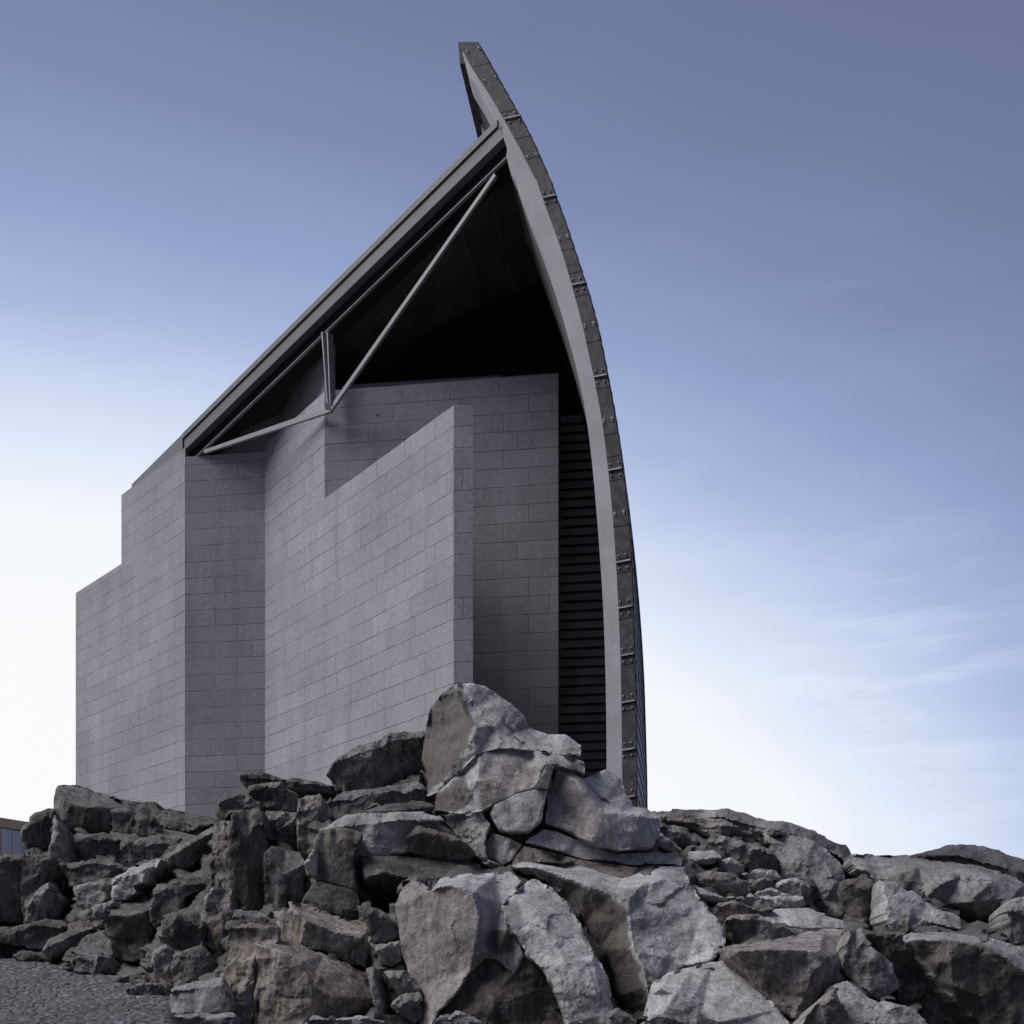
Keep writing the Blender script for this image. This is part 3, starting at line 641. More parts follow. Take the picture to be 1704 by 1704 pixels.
def rock(label, mat, Y0, outline, kt=1.0, kf=0.25, kx=0.0, ridge=None, inner=None, ridges=(), rough=1.0, strata=0.0, rnd=7.0, patina_shade=None, tint=None, thick=1.0, sp=2.6, name='boulder', cat='rock', group=None, cols=None):
    """outline in picture units; explicit depth offsets as a third number, otherwise planes: kt = lean of the top face above the ridge line,
    kf = how the face below it leans back (negative) or overhangs (positive), kx = turn to the right"""
    global rock_count
    rock_count += 1; K = rock_count*37
    O = parse(outline); rs = random.Random(K); mpp = Y0/F
    poly = O[:, :2].copy()
    # neighbours share their joints: let each outline reach a little past the crack line
    ar = 0.5*np.sum(poly[:,0]*np.roll(poly[:,1], -1)-np.roll(poly[:,0], -1)*poly[:,1]); ex = (0.5 if group == G_C else 2.2)*(1 if ar > 0 else -1)
    e1 = poly-np.roll(poly, 1, 0); e2 = np.roll(poly, -1, 0)-poly; n1_ = np.stack([e1[:,1], -e1[:,0]], 1); n2_ = np.stack([e2[:,1], -e2[:,0]], 1)
    n1_ /= np.linalg.norm(n1_, axis=1)[:, None]+1e-9; n2_ /= np.linalg.norm(n2_, axis=1)[:, None]+1e-9; nn_ = n1_+n2_; nn_ /= np.maximum(np.linalg.norm(nn_, axis=1)[:, None], 0.4); poly = poly+nn_*ex
    # resample outline with a slightly broken line
    pts = []; n = len(poly)
    for i in range(n):
        a, b = poly[i], poly[(i+1) % n]; l = np.hypot(*(b-a)); k = max(1, int(l/sp))
        for j in range(k): pts.append(a+(b-a)*j/k)
    pts = np.array(pts)
    PN = np.stack([pts[:,0]/17.0, pts[:,1]/17.0, np.full(len(pts), K*1.7)], 1)
    jit = min(rough, 1.6)*(0.35 if group == G_C else 1.0)
    pts = pts+np.stack([fbm(PN, K, 4), fbm(PN+50, K+5, 4)], 1)*1.6*jit+np.stack([facets(PN*1.1, K, .9, .7), facets(PN*1.1+9, K+3, .9, .7)], 1)*2.8*jit
    pts = 0.12*np.roll(pts, 1, 0)+0.76*pts+0.12*np.roll(pts, -1, 0)
    if rough > 1.2: pts = 0.25*np.roll(pts, 1, 0)+0.5*pts+0.25*np.roll(pts, -1, 0)
    x0, y0 = pts.min(0); x1, y1 = pts.max(0)
    gx, gy = np.meshgrid(np.arange(x0, x1, sp), np.arange(y0, y1, sp)); gx = gx.ravel(); gy = gy.ravel()
    rr = np.random.RandomState(K); gx = gx+rr.uniform(-.35, .35, len(gx))*sp; gy = gy+rr.uniform(-.35, .35, len(gy))*sp
    ins = inside(pts, gx, gy); gx = gx[ins]; gy = gy[ins]; ed = edge_dist(pts, gx, gy); k = ed > sp*0.55; gx = gx[k]; gy = gy[k]
    X = np.concatenate([pts[:,0], gx]); Y = np.concatenate([pts[:,1], gy]); ed = edge_dist(pts, X, Y); ed[:len(pts)] = 0
    if O.shape[1] == 3:
        V2 = O.copy()
        if inner: V2 = np.concatenate([V2, parse(inner)])
        no = len(O); edges = [(i, (i+1) % no) for i in range(no)]
        for r in ridges: edges += [(r[i], r[i+1]) for i in range(len(r)-1)]
        res = delaunay_2d_cdt([Vector((v[0], v[1])) for v in V2], edges, [], 1, 1e-4)
        vo = np.array([[v[0], v[1]] for v in res[0]]); D = np.zeros(len(vo))
        for i, orig in enumerate(res[3]):
            D[i] = V2[orig[0], 2] if len(orig) else V2[np.argmin(np.hypot(V2[:,0]-vo[i,0], V2[:,1]-vo[i,1])), 2]
        tris = [f for f in res[2]]
        d = tri_interp(vo, D, tris, X, Y); bad = np.isnan(d)
        if bad.any():
            for i in np.where(bad)[0]:
                q_ = (O[:,0]-X[i])**2+(O[:,1]-Y[i])**2+1e-3; w_ = 1/q_**2; d[i] = (w_*O[:,2]).sum()/w_.sum()
    else:
        H = y1-y0; cx = (x0+x1)/2
        if ridge is None:
            # ridge follows the upper outline, a quarter of the way down, with a wobble
            xs_ = np.linspace(x0, x1, 9); tops = []
            for xv in xs_:
                near = pts[np.abs(pts[:,0]-xv) < max(6, (x1-x0)/10)]; tops.append(near[:,1].min() if len(near) else y0)
            tops = np.array(tops); tops = np.convolve(np.pad(tops, 1, 'edge'), [.25, .5, .25], 'valid')
            ry = tops+H*(0.22+0.10*np.array([rs.uniform(-1, 1) for _ in xs_])); rl = np.stack([xs_, ry], 1)
        else: rl = parse(ridge)
        RY = np.interp(X, rl[:,0], rl[:,1]); t = (RY-Y)*mpp
        d = np.where(t > 0, kt*t, kf*(-t))+kx*(X-cx)*mpp
        # an upright break in the front face
        bx = x0+(x1-x0)*rs.uniform(.3, .7); sl = rs.uniform(-.4, .4); u = (X-bx-sl*(Y-(y0+y1)/2))*mpp
        d = d+np.where(u > 0, u*rs.uniform(.1, .5), -u*rs.uniform(.0, .35))*np.where(t > 0, 0.35, 1.0)
    # worn corners towards the outline
    size = math.sqrt(max((x1-x0)*(y1-y0), 1))*mpp
    # broken planes: random points joined by flat triangles, in three sizes
    def broken(step, amp, seed, sx=1.0, sy=1.0):
        R_s = np.random.RandomState(seed); jx, jy = np.meshgrid(np.arange(x0-2*step, x1+2*step+1, step*sx), np.arange(y0-2*step, y1+2*step+1, step*sy)); jx = jx+R_s.uniform(-.5, .5, jx.shape)*step*sx; jy = jy+R_s.uniform(-.5, .5, jy.shape)*step*sy
        pj = np.stack([jx.ravel(), jy.ravel()], 1); av = R_s.uniform(-1, 1, len(pj)); av = np.sign(av)*np.abs(av)**1.3*amp*step*mpp
        tr = delaunay_2d_cdt([Vector(p_) for p_ in pj], [], [], 0, 1e-4); vo_ = np.array([[v_[0], v_[1]] for v_ in tr[0]]); av2 = np.array([av[o_[0]] if len(o_) else 0 for o_ in tr[3]])
        vv_ = tri_interp(vo_, av2, tr[2], X, Y); vv_[np.isnan(vv_)] = 0; return vv_
    big_ = max(16.0, min(70.0, 0.45*math.sqrt((x1-x0)*(y1-y0)))); ss = 0.65 if strata else 1.0
    brk = broken(big_, 0.20*rough, K, 1.0, ss)+broken(big_*0.42, 0.22*rough, K+1, 1.2, 0.8*ss)
    if big_*0.18 > 5: brk = brk+broken(max(big_*0.18, 6.0), 0.17*rough, K+2)
    r = min((rnd*0.4+0.8)*(0.5 if group == G_C else 1.0), 0.16*min(x1-x0, y1-y0)); q_ = np.clip(1-ed/r, 0, 1); d = d+r*mpp*0.9*q_**1.5
    Yd = Y0+d
    P = np.stack([(X-CXP)/F*Yd, Yd, EYE+(HZ-Y)/F*Yd], 1)
    # chipped faces, layers, grain
    c1 = max(0.22, min(0.75, size*0.38)); a1 = rough*0.055*c1; sc = np.array([1, 1, 1.0+strata*2.2])
    ang = rs.uniform(-.25, .25)+ (0.12 if strata else 0); Pr = P.copy(); Pr[:,2] = P[:,2]+P[:,0]*ang
    Pw = Pr+0.10*np.stack([fbm(Pr*2.2, K+1, 3), fbm(Pr*2.2, K+2, 3), fbm(Pr*2.2, K+3, 3)], 1)
    n1 = facets(Pw/c1*sc, K, 1.0, 0.55)*a1
    n2 = facets(Pw/(c1*0.36)*sc, K+9, 1.0, 0.6)*a1*0.5
    n3 = facets(Pw/(c1*0.13)*sc, K+13, 0.9, 0.6)*a1*0.2
    n4 = fbm(P*9.0, K+20, 4, 0.6)*0.010*min(rough, 1.3)
    disp = n1+n2*(0.6+0.8*(fbm(P*1.3, K+30, 2)+.3).clip(0, 1))+n3+n4
    if strata:
        lay = Pr[:,2]*9+fbm(P*1.5, K+40, 3)*2.2; disp = disp+strata*0.030*(np.abs((lay % 1)-0.5)*2-0.5)
    fade = np.clip(ed/(r*0.7+1e-6), 0.6, 1)
    nb = len(pts)
    res = delaunay_2d_cdt([Vector((a, b)) for a, b in zip(X, Y)], [(i, (i+1) % nb) for i in range(nb)], [], 1, 1e-6)
    if len(res[0]) != len(X):
        idx = [o_[0] if len(o_) else int(np.argmin((X-v[0])**2+(Y-v[1])**2)) for v, o_ in zip(res[0], res[3])]
    else: idx = [o_[0] for o_ in res[3]]
    inv = idx; faces = [tuple(inv[i] for i in f) for f in res[2]]; faces = [f for f in faces if len(set(f)) == 3]
    E = np.array([(f[q0_], f[q1_]) for f in faces for q0_, q1_ in ((0, 1), (1, 2), (2, 0))])
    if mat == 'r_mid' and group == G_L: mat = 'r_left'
    disp = disp-n3
    for _ in range(1):
        for arr in (disp, n2):
            sm_ = np.zeros(len(arr)); ct = np.zeros(len(arr)); np.add.at(sm_, E[:,0], arr[E[:,1]]); np.add.at(sm_, E[:,1], arr[E[:,0]]); np.add.at(ct, E[:,0], 1); np.add.at(ct, E[:,1], 1)
            arr[:] = arr*0.7+0.3*sm_/np.maximum(ct, 1)
    d_ = P[:,1].copy()
    sm_ = np.zeros(len(d_)); ct = np.zeros(len(d_)); np.add.at(sm_, E[:,0], d_[E[:,1]]); np.add.at(sm_, E[:,1], d_[E[:,0]]); np.add.at(ct, E[:,0], 1); np.add.at(ct, E[:,1], 1)
    d_[nb:] = (d_*0.75+0.25*sm_/np.maximum(ct, 1))[nb:]; P[:,0] *= d_/P[:,1]; P[:,2] = EYE+(P[:,2]-EYE)*d_/P[:,1]; P[:,1] = d_
    disp = disp+brk+n3*1.3+fbm(P*22.0, K+25, 3, 0.6)*0.006*min(rough, 1.3)
    # push mostly inwards/outwards along depth so that outlines stay
    P = P+np.array([0, 1.0, 0])*(disp*fade)[:, None]+np.array([0, 0, 0.35])*(n2*fade*(np.arange(len(P)) >= len(pts)))[:, None]
    ROCKPTS.append(P[::17].copy())
    # close the back: two rings going back into the heap, narrowing
    th = max(0.5, size*0.9)*thick; cen = P[:nb].mean(0); rings = []
    for fr, shr in ((0.35, 0.03), (1.0, 0.30)):
        rg = P[:nb].copy(); rg[:,1] = rg[:,1]*0.4+rg[:,1].mean()*0.6+th*fr if fr > 0.5 else rg[:,1]+th*fr
        rg[:,0] = cen[0]+(rg[:,0]-cen[0])*(1-shr); rg[:,2] = cen[2]+(rg[:,2]-cen[2])*(1-shr)-0.05*fr; 
        rg += np.stack([fbm(rg*2, K+60, 3), fbm(rg*2, K+61, 3), fbm(rg*2, K+62, 3)*0.6], 1)*0.08*fr
        rings.append(rg)
    base = len(P); V = np.concatenate([P]+rings+[[rings[-1].mean(0)+np.array([0, .1, 0])]])
    for i in range(nb):
        j = (i+1) % nb
        faces.append((i, j, base+j, base+i)); faces.append((base+i, base+j, base+nb+j, base+nb+i)); faces.append((base+nb+i, base+nb+j, len(V)-1))
    o = mesh_obj(name, V, faces, M[mat]); me = o.data
    at = me.attributes.new('patina_shade', 'FLOAT', 'POINT'); pv = np.zeros(len(V))
    if patina_shade is not None:
        for pp in (patina_shade if isinstance(patina_shade, (list, tuple)) else [patina_shade]):
            pol = parse(pp); PNN = np.stack([X/14, Y/14, np.full(len(X), 3.3)], 1); wob = fbm(PNN, 77, 3)*9
            ip = inside(pol, X, Y); de = edge_dist(pol, X, Y)*np.where(ip, 1, -1)+wob
            pv[:len(X)] = np.maximum(pv[:len(X)], np.clip(de/5.0+0.4, 0, 1))
    at.data.foreach_set('value', pv.astype(np.float32))
    if tint is not None:
        at = me.attributes.new('tint', 'FLOAT', 'POINT'); pv = np.zeros(len(V)); pol = parse(tint)
        ip = inside(pol, X, Y); de = edge_dist(pol, X, Y)*np.where(ip, 1, -1)+fbm(np.stack([X/14, Y/14, np.full(len(X), 3.3)], 1), 79, 3)*7
        pv[:len(X)] = np.clip(de/4.0+0.4, 0, 1); at.data.foreach_set('value', pv.astype(np.float32))
    for p in me.polygons: p.use_smooth = True
    try: me.set_sharp_from_angle(angle=math.radians(20))
    except Exception: pass
    tag(o, label, cat, group)
    return o
# --- the pinnacle in front of the pier
rock('pale topped peak block standing highest of all, in front of the stone pier', 'r_light', 14.0,
 '757,1139,.7 781,1137,.95 808,1143,1.05 831,1159,1.05 850,1171,1.0 873,1192,1.0 880,1212,1.0 913,1223,.9 942,1223,.8 967,1241,.7 965,1258,.4 929,1254,.15 870,1246,0 834,1243,0 798,1252,0 727,1318,.5 694,1332,1.1 706,1231,1.2 715,1179,1.0 735,1155,.85',
 inner='765,1160,.5 775,1188,.3 794,1208,.08 824,1207,.25 840,1224,.2 785,1230,.0', ridges=[(0,20,21,22,14),(22,23,24,12)], patina_shade='740,1140 768,1150 790,1200 780,1240 740,1300 690,1335 700,1230 712,1175', group=G_C, rough=1.0, cat='rock')
rock('fractured main block with a smooth grey front just under the peak block', 'r_light', 13.9,
 '799,1254,.15 837,1248,.25 885,1249,.3 926,1256,.22 972,1267,.2 973,1287,.1 936,1275,.0 909,1271,-.1 889,1310,-.22 860,1318,-.2 820,1337,-.12 800,1349,-.08 771,1353,.1 722,1350,.5 727,1320,.5',
 inner='795,1300,-.08', ridges=[(0,15,11)], tint='800,1262 905,1275 880,1312 800,1345', rough=0.5, patina_shade='720,1320 770,1290 790,1330 760,1352 722,1352', rnd=4, group=G_C)
rock('narrow upright sliver between two cracks in the middle of the pinnacle', 'r_light', 13.55, '910,1273,.0 921,1275,.02 912,1311,0 890,1308,-.02', rough=0.3, rnd=3, group=G_C)
rock('five sided block below the sliver, bounded by dark cracks all round', 'r_light', 13.62, '823,1340,0 860,1321,0 889,1314,0 911,1316,0 904,1345,-.03 902,1363,-.06 880,1382,-.1 850,1384,-.08 830,1380,-.02 816,1355,0', rough=0.45, rnd=4, group=G_C)
rock('largest pinnacle block, pinkish front with a pale hollow behind, right of the long crack', 'r_light', 13.60,
 '925,1277,.5 937,1277,.6 955,1287,.45 972,1296,.5 985,1291,1.0 1008,1280,1.5 1031,1294,1.5 1042,1320,1.35 1055,1343,1.1 1077,1346,1.0 1097,1363,.7 1097,1389,.55 1084,1410,.3 1028,1414,-.05 985,1402,-.2 926,1375,.05 908,1369,.1 911,1330,.25',
 inner='965,1307,.2 988,1332,.05 1005,1353,.0 1031,1353,.15 1061,1358,.2 1062,1382,.15 1005,1335,.55', ridges=[(0,18,19,20,21,22,10),(22,23,12),(3,24,21)], tint='915,1275 960,1305 990,1333 1005,1360 1010,1412 905,1380', rough=0.5, rnd=5, group=G_C)
rock('long thin slab under the curved crack, tapering away to the right', 'r_light', 13.68, '905,1380,0 926,1384,0 985,1410,0 1028,1422,.1 1084,1418,.5 1110,1420,.7 1137,1429,.7 1133,1440,.5 1047,1438,.0 969,1428,-.1 915,1411,-.1 874,1401,-.1', rough=0.5, rnd=4, group=G_C)
rock('small triangular block left of the long thin slab', 'r_light', 13.66, '820,1387,.05 845,1394,0 868,1405,-.02 853,1429,-.04 838,1438,0 814,1428,.1 807,1405,.1', rough=0.8, rnd=4, group=G_C)
rock('low pinkish wedge lying along the bottom of the pinnacle, over the flat slab', 'r_brown', 13.5, '872,1408,0 969,1432,0 1047,1443,.05 1090,1446,.2 1040,1462,-.2 900,1458,-.2 850,1450,-.1 854,1432,0', rough=0.5, rnd=4, group=G_C)
rock('crumbling rubbly rock at the lower left corner of the pinnacle', 'r_mid', 13.7, '724,1354,.5 771,1357,.2 800,1351,0 816,1372,0 806,1402,-.05 812,1430,-.05 838,1441,-.1 825,1452,0 798,1430,.1 771,1400,.25 748,1374,.4', rough=1.7, strata=.3, rnd=6, group=G_C)
# --- foot boulders
rock('big flat topped boulder with a dark overhanging left flank, right of centre', 'r_light', 12.2,
 '850,1442,.9 870,1434,1.3 1000,1437,1.7 1047,1443,1.8 1139,1444,1.9 1145,1470,1.0 1169,1503,.5 1205,1545,.08 1203,1580,-.2 1182,1597,-.35 1140,1608,-.3 1107,1624,-.38 1077,1641,-.6 1078,1690,-.3 1065,1712,0.1 1040,1712,.3 1018,1660,.15 1012,1620,.25 992,1580,.35 969,1536,.45 942,1490,.55 905,1460,.75 880,1452,1.0',
 inner='890,1443,.55 929,1455,.3 972,1471,.12 1018,1489,.0 1047,1497,-.05 1067,1473,.3 1093,1452,.9 1113,1463,.7 1046,1525,-.15 1056,1578,-.42 1070,1610,-.55', ridges=[(0,23,24,25,26,27,31,32,33,12),(26,28,29,30,5)],
 patina_shade='885,1446 930,1460 975,1478 1018,1496 1042,1512 1050,1580 1066,1615 1078,1712 1015,1712 985,1590 940,1490', rough=0.8, rnd=7, group=G_B)
rock('big left centre boulder with a smooth brown upright face and pale shelf on top', 'r_light', 11.2,
 '659,1506,.5 672,1478,.6 690,1464,.6 719,1484,.3 735,1463,.8 778,1455,1.1 824,1455,1.3 850,1452,1.4 866,1468,1.2 850,1492,.85 833,1506,.6 842,1539,.25 856,1558,.15 870,1590,.05 856,1620,0 840,1605,.0 826,1594,.0 805,1593,.0 781,1616,-.05 760,1650,-.1 727,1685,-.1 715,1712,-.05 702,1712,.1 691,1640,.3 672,1591,.4 665,1543,.45',
 inner='727,1476,.15 747,1473,.08 771,1478,.0 786,1486,-.05 798,1527,-.12 804,1586,-.05 813,1548,.10 842,1549,.02 822,1545,.30', ridges=[(3,26,27,28,29,30,31,17),(30,34,33)],
 rough=0.38, rnd=6, tint='650,1490 685,1455 722,1480 740,1473 786,1484 800,1527 806,1590 700,1720 660,1600', patina_shade='806,1548 848,1548 860,1590 856,1616 840,1602 812,1592', group=G_B, cols=1)
rock('tall grey leaning boulder between the brown faced boulder and the flat topped one', 'r_light', 11.15,
 '885,1464,1.6 919,1480,1.35 942,1503,1.05 969,1546,.6 988,1588,.2 1010,1628,.0 1018,1675,-.2 1030,1716,-.3 948,1716,-.5 941,1690,-.42 930,1655,-.35 918,1635,-.25 905,1611,-.18 880,1592,-.05 863,1558,.1 846,1538,.2 836,1508,.5 858,1488,.9',
 inner='900,1530,.35 930,1580,.05 985,1596,-.02 940,1602,-.15 1000,1650,-.25 872,1530,.4', ridges=[(13,21,20,5),(21,10)], rough=1.0, rnd=7, patina_shade='975,1500 1000,1590 990,1600 965,1555', group=G_B)
rock('dark brown rock face filling the hollow under the two big boulders', 'r_dark', 11.22,
 '700,1716,.0 735,1676,.1 765,1640,.1 785,1604,.1 806,1584,.1 826,1584,.1 856,1610,.05 876,1582,.1 914,1606,.1 936,1650,.05 950,1690,.0 956,1720,-.1 800,1720,-.2', rough=0.9, patina_shade='690,1716 735,1670 800,1580 920,1600 960,1720', rnd=3, group=G_B)
rock('small pale stone at the bottom edge under the dark hollow', 'r_mid', 10.6, '749,1690 758,1683 772,1688 800,1702 796,1716 745,1716', group=G_B, rnd=4)
rock('little grooved stone wedged left of the small pale stone at the bottom edge', 'r_mid', 10.65, '724,1702 735,1692 747,1688 750,1716 718,1716', group=G_B, rnd=4)
rock('pale smooth sloping slab at the bottom, right of centre', 'r_light', 10.2,
 '1088,1638,.6 1113,1621,.9 1150,1611,1.2 1185,1603,1.5 1202,1601,1.5 1242,1628,1.1 1268,1654,.75 1293,1680,.45 1322,1716,.15 1197,1716,-.1 1140,1716,0 1092,1703,0.05 1075,1690,.3 1083,1655,.4',
 inner='1100,1645,.1 1124,1654,-.02 1146,1668,-.05 1166,1687,-.08 1197,1700,-.1', ridges=[(0,14,15,16,17,18,9)], rough=0.7, rnd=5, group=G_B)
rock('rounded small stone at the bottom edge below the pale sloping slab', 'r_mid', 9.9, '1070,1704 1084,1690 1106,1690 1132,1700 1160,1716 1060,1716', group=G_B, rnd=5)
rock('flat stone chip at the bottom edge, foot of the dark flank', 'r_dark', 10.3, '1018,1685 1030,1680 1048,1690 1064,1716 1010,1716', group=G_B, rnd=4)
rock('reddish brown block with a pale top edge, right of the pale sloping slab', 'r_brown', 10.6,
 '1206,1578,.6 1225,1573,.8 1270,1568,1.1 1312,1560,1.5 1345,1552,1.8 1374,1547,2.0 1407,1549,1.9 1408,1581,1.1 1402,1612,.6 1404,1631,.4 1384,1641,.2 1363,1664,.15 1344,1687,.1 1327,1698,.1 1300,1685,.15 1267,1650,.3 1235,1615,.45 1210,1597,.55',
 inner='1229,1583,.1 1275,1580,.05 1320,1580,.1 1362,1582,.12 1376,1592,.18 1390,1604,.25', ridges=[(0,18,19,20,21,22,23,8)], rough=0.9, strata=.5, rnd=5, group=G_R)
rock('speckled dark grey block with a little notch, beside the reddish block', 'r_mid', 10.9, '1411,1549 1435,1546 1447,1572 1473,1596 1489,1617 1496,1640 1478,1654 1460,1667 1436,1647 1412,1622 1405,1608', kf=.25, rough=1.3, group=G_R)
rock('long pale slab running down to the bottom edge below the speckled block', 'r_mid', 10.0, '1395,1640 1407,1634 1421,1643 1445,1662 1464,1669 1503,1674 1527,1688 1556,1716 1424,1716 1408,1683 1396,1664', kt=1.3, kf=-.2, ridge='1390,1700 1430,1700 1560,1716', rough=1.1, group=G_R)
rock('dull purple lower stone at the bottom edge between reddish block and pale slab', 'r_brown', 9.95, '1330,1702 1348,1690 1365,1668 1392,1646 1396,1666 1407,1685 1422,1716 1322,1716', rough=0.9, group=G_R)
rock('very large dark boulder with a pale rim in the lower right corner', 'r_mid', 10.8,
 '1503,1570,.5 1520,1553,1.1 1560,1552,1.4 1597,1556,1.6 1656,1565,1.7 1704,1581,1.7 1780,1605,1.6 1780,1730,.0 1650,1730,.1 1633,1699,.15 1590,1664,.2 1556,1632,.3 1530,1603,.35',
 inner='1522,1561,.15 1574,1564,.05 1644,1575,.0 1670,1592,.0 1704,1618,.0 1585,1640,.02 1640,1660,.02 1580,1600,-.02', ridges=[(0,13,14,15,16,17)], patina_shade='1510,1572 1574,1562 1644,1573 1668,1590 1704,1616 1780,1650 1780,1730 1650,1730 1560,1630', rough=0.8, rnd=6, group=G_R)
rock('broken dark rock with slanting ribs left of the very large dark boulder', 'r_dark', 11.1, '1436,1548 1468,1551 1495,1555 1504,1570 1530,1603 1556,1634 1592,1668 1650,1716 1550,1716 1520,1688 1497,1662 1498,1640 1490,1615 1472,1593 1447,1570', kt=1.6, kf=.35, ridge='1430,1553 1470,1559 1505,1562 1650,1650', rough=1.5, rnd=5, group=G_R)
# --- right ridge, farther back
rock('smooth dark dome of rock on the far right skyline', 'r_mid', 25.0, '1500,1428 1550,1417 1573,1409 1598,1407 1635,1410 1660,1416 1675,1425 1704,1432 1775,1450 1775,1500 1640,1475 1540,1450', kt=1.0, kf=.1, ridge='1500,1430 1590,1425 1775,1470', rough=0.5, rnd=12, group=G_R)
rock('wide rounded boulder along the right skyline under the dome', 'r_mid', 17.0,
 '1415,1423,1.2 1453,1424,1.4 1510,1426,1.5 1528,1431,1.5 1578,1436,1.5 1628,1442,1.4 1678,1457,1.3 1704,1472,1.2 1775,1505,1.2 1775,1540,.9 1700,1520,.7 1675,1525,.6 1628,1532,.5 1605,1522,.5 1565,1505,.4 1538,1495,.4 1503,1480,.3 1463,1465,.3 1433,1447,.5 1418,1437,.8',
 inner='1455,1440,.9 1528,1443,.6 1603,1455,.4 1648,1466,.3 1680,1495,.3 1620,1500,.1 1560,1475,.2', ridges=[(20,21,22,23,24)], rough=0.9, rnd=9, group=G_R)
rock('long back slab curving along the skyline right of the building', 'r_mid', 18.5, '1080,1352 1110,1349 1127,1348 1169,1349 1207,1350 1244,1357 1287,1370 1305,1369 1336,1381 1364,1390 1390,1404 1406,1408 1414,1419 1418,1442 1421,1463 1404,1474 1384,1442 1345,1412 1310,1397 1270,1389 1230,1382 1190,1366 1150,1366 1090,1368', kt=1.3, kf=.2, ridge='1080,1362 1200,1362 1290,1384 1350,1402 1400,1430 1421,1455', rough=1.0, rnd=6, group=G_R)
rock('big pale rough faced rock in the middle of the right ridge', 'r_mid', 16.3,
 '1261,1388,1.3 1324,1393,1.4 1359,1402,1.3 1390,1428,1.0 1402,1447,.8 1403,1470,.5 1396,1484,.35 1420,1508,.3 1425,1537,.2 1403,1536,.0 1340,1514,-.15 1336,1503,-.1 1350,1484,.1 1333,1465,.2 1298,1459,.3 1284,1428,.4 1282,1404,.7',
 inner='1290,1402,.75 1350,1412,.7 1376,1435,.45 1340,1440,.35 1390,1470,.1 1370,1500,-.1', ridges=[(16,17,18,19,21)], rough=1.3, rnd=7, group=G_R)
rock('dark pointed slab lying between the pinnacle and the mid ridge', 'r_dark', 15.9, '1097,1372 1122,1374 1150,1390 1180,1405 1176,1412 1150,1408 1127,1408 1100,1390', kt=1.2, kf=.4, strata=.4, group=G_R)
rock('dark blocky rock with pale speckles at the centre of the mid ridge', 'r_mid', 15.9, '1183,1390 1211,1395 1249,1407 1283,1414 1285,1440 1244,1450 1225,1434 1200,1420 1183,1410', kt=1.0, kf=.2, rough=1.5, group=G_R)
rock('reddish layered ledge just under the back slab', 'r_brown', 16.8, '1096,1360 1140,1364 1174,1364 1202,1366 1226,1377 1261,1387 1256,1406 1212,1396 1183,1391 1150,1379 1100,1374', kt=.9, kf=.3, strata=1.0, rough=1.5, rnd=4, group=G_R)
rock('small pale leaning wedge right against the pinnacle', 'r_light', 15.0, '1096,1388 1104,1390 1134,1414 1124,1421 1094,1408', kt=.8, rnd=4, group=G_R)
rock('thin pale plate jutting over a dark gap on the right', 'r_light', 14.8, '1148,1418 1188,1417 1201,1426 1190,1432 1168,1437 1152,1430', kt=2.0, ridge='1140,1430 1210,1428', rnd=4, group=G_R)
rock('rounded pale lump beside the dark gap on the right', 'r_light', 14.9, '1197,1434 1214,1428 1230,1437 1237,1450 1212,1456 1197,1448', rnd=8, rough=.8, group=G_R)
rock('purple brown layered slab above the right overhang', 'r_brown', 14.0, '1152,1459 1183,1451 1221,1456 1242,1470 1256,1490 1221,1490 1202,1495 1174,1486 1150,1473', kt=.9, kf=.25, strata=1.0, rough=1.3, group=G_R)
rock('pale lip of stone over the deep dark overhang on the right', 'r_light', 13.6, '1146,1470 1174,1484 1204,1494 1240,1497 1250,1506 1222,1506 1196,1501 1168,1496', kt=1.5, ridge='1140,1486 1260,1500', rnd=4, group=G_R)
rock('light sloping ledge rock right of the dark overhang', 'r_light', 13.7, '1222,1494 1255,1491 1291,1493 1336,1493 1340,1505 1320,1512 1288,1508 1280,1518 1254,1520 1236,1510', kt=1.2, rough=1.2, rnd=5, group=G_R)
rock('upper of two stacked chips beneath the big rough faced rock', 'r_light', 14.8, '1238,1454 1262,1450 1291,1449 1301,1459 1280,1463 1252,1462', kt=1.4, strata=1.0, rnd=3, group=G_R)
rock('lower of two stacked chips beneath the big rough faced rock', 'r_mid', 14.5, '1241,1466 1275,1460 1286,1470 1270,1484 1254,1482', kt=1.0, strata=.5, rnd=4, rough=1.4, group=G_R)
rock('rounded whitish stone at the foot of the big rough faced rock', 'r_light', 14.4, '1294,1470 1324,1461 1350,1479 1342,1491 1316,1490 1300,1482', kt=.9, rnd=6, group=G_R)
rock('tiny pale chips under the rounded whitish stone', 'r_light', 14.0, '1262,1486 1282,1478 1300,1488 1318,1492 1290,1495 1265,1494', kt=1.2, rough=1.6, rnd=3, group=G_R)
rock('pale flat band of rock above the brown wedge on the right', 'r_light', 12.9, '1262,1520 1300,1515 1340,1513 1403,1536 1412,1548 1390,1546 1345,1552 1315,1546 1289,1541 1270,1530', kt=1.8, ridge='1255,1540 1330,1543 1415,1547', rough=.9, rnd=5, group=G_R)
rock('brown wedge between the flat topped boulder and the reddish block', 'r_brown', 12.4, '1209,1530 1222,1524 1263,1524 1289,1541 1345,1551 1312,1562 1265,1565 1207,1574 1203,1552', kt=.8, kf=.2, rough=.8, rnd=4, patina_shade='1205,1530 1222,1526 1222,1572 1205,1572', group=G_R)
rock('dull stone tucked in the shade left of the light sloping ledge', 'r_brown', 13.0, '1196,1506 1222,1500 1255,1512 1290,1512 1272,1520 1240,1527 1210,1528 1188,1520', kt=.7, kf=.2, rough=1.1, group=G_R)
rock('dark rounded rock in the hollow left of the pale cracked slab', 'r_dark', 15.5, '1403,1466 1430,1462 1453,1465 1470,1487 1474,1522 1455,1543 1426,1541 1421,1505', kt=.8, kf=.3, rough=1.0, rnd=12, group=G_R)
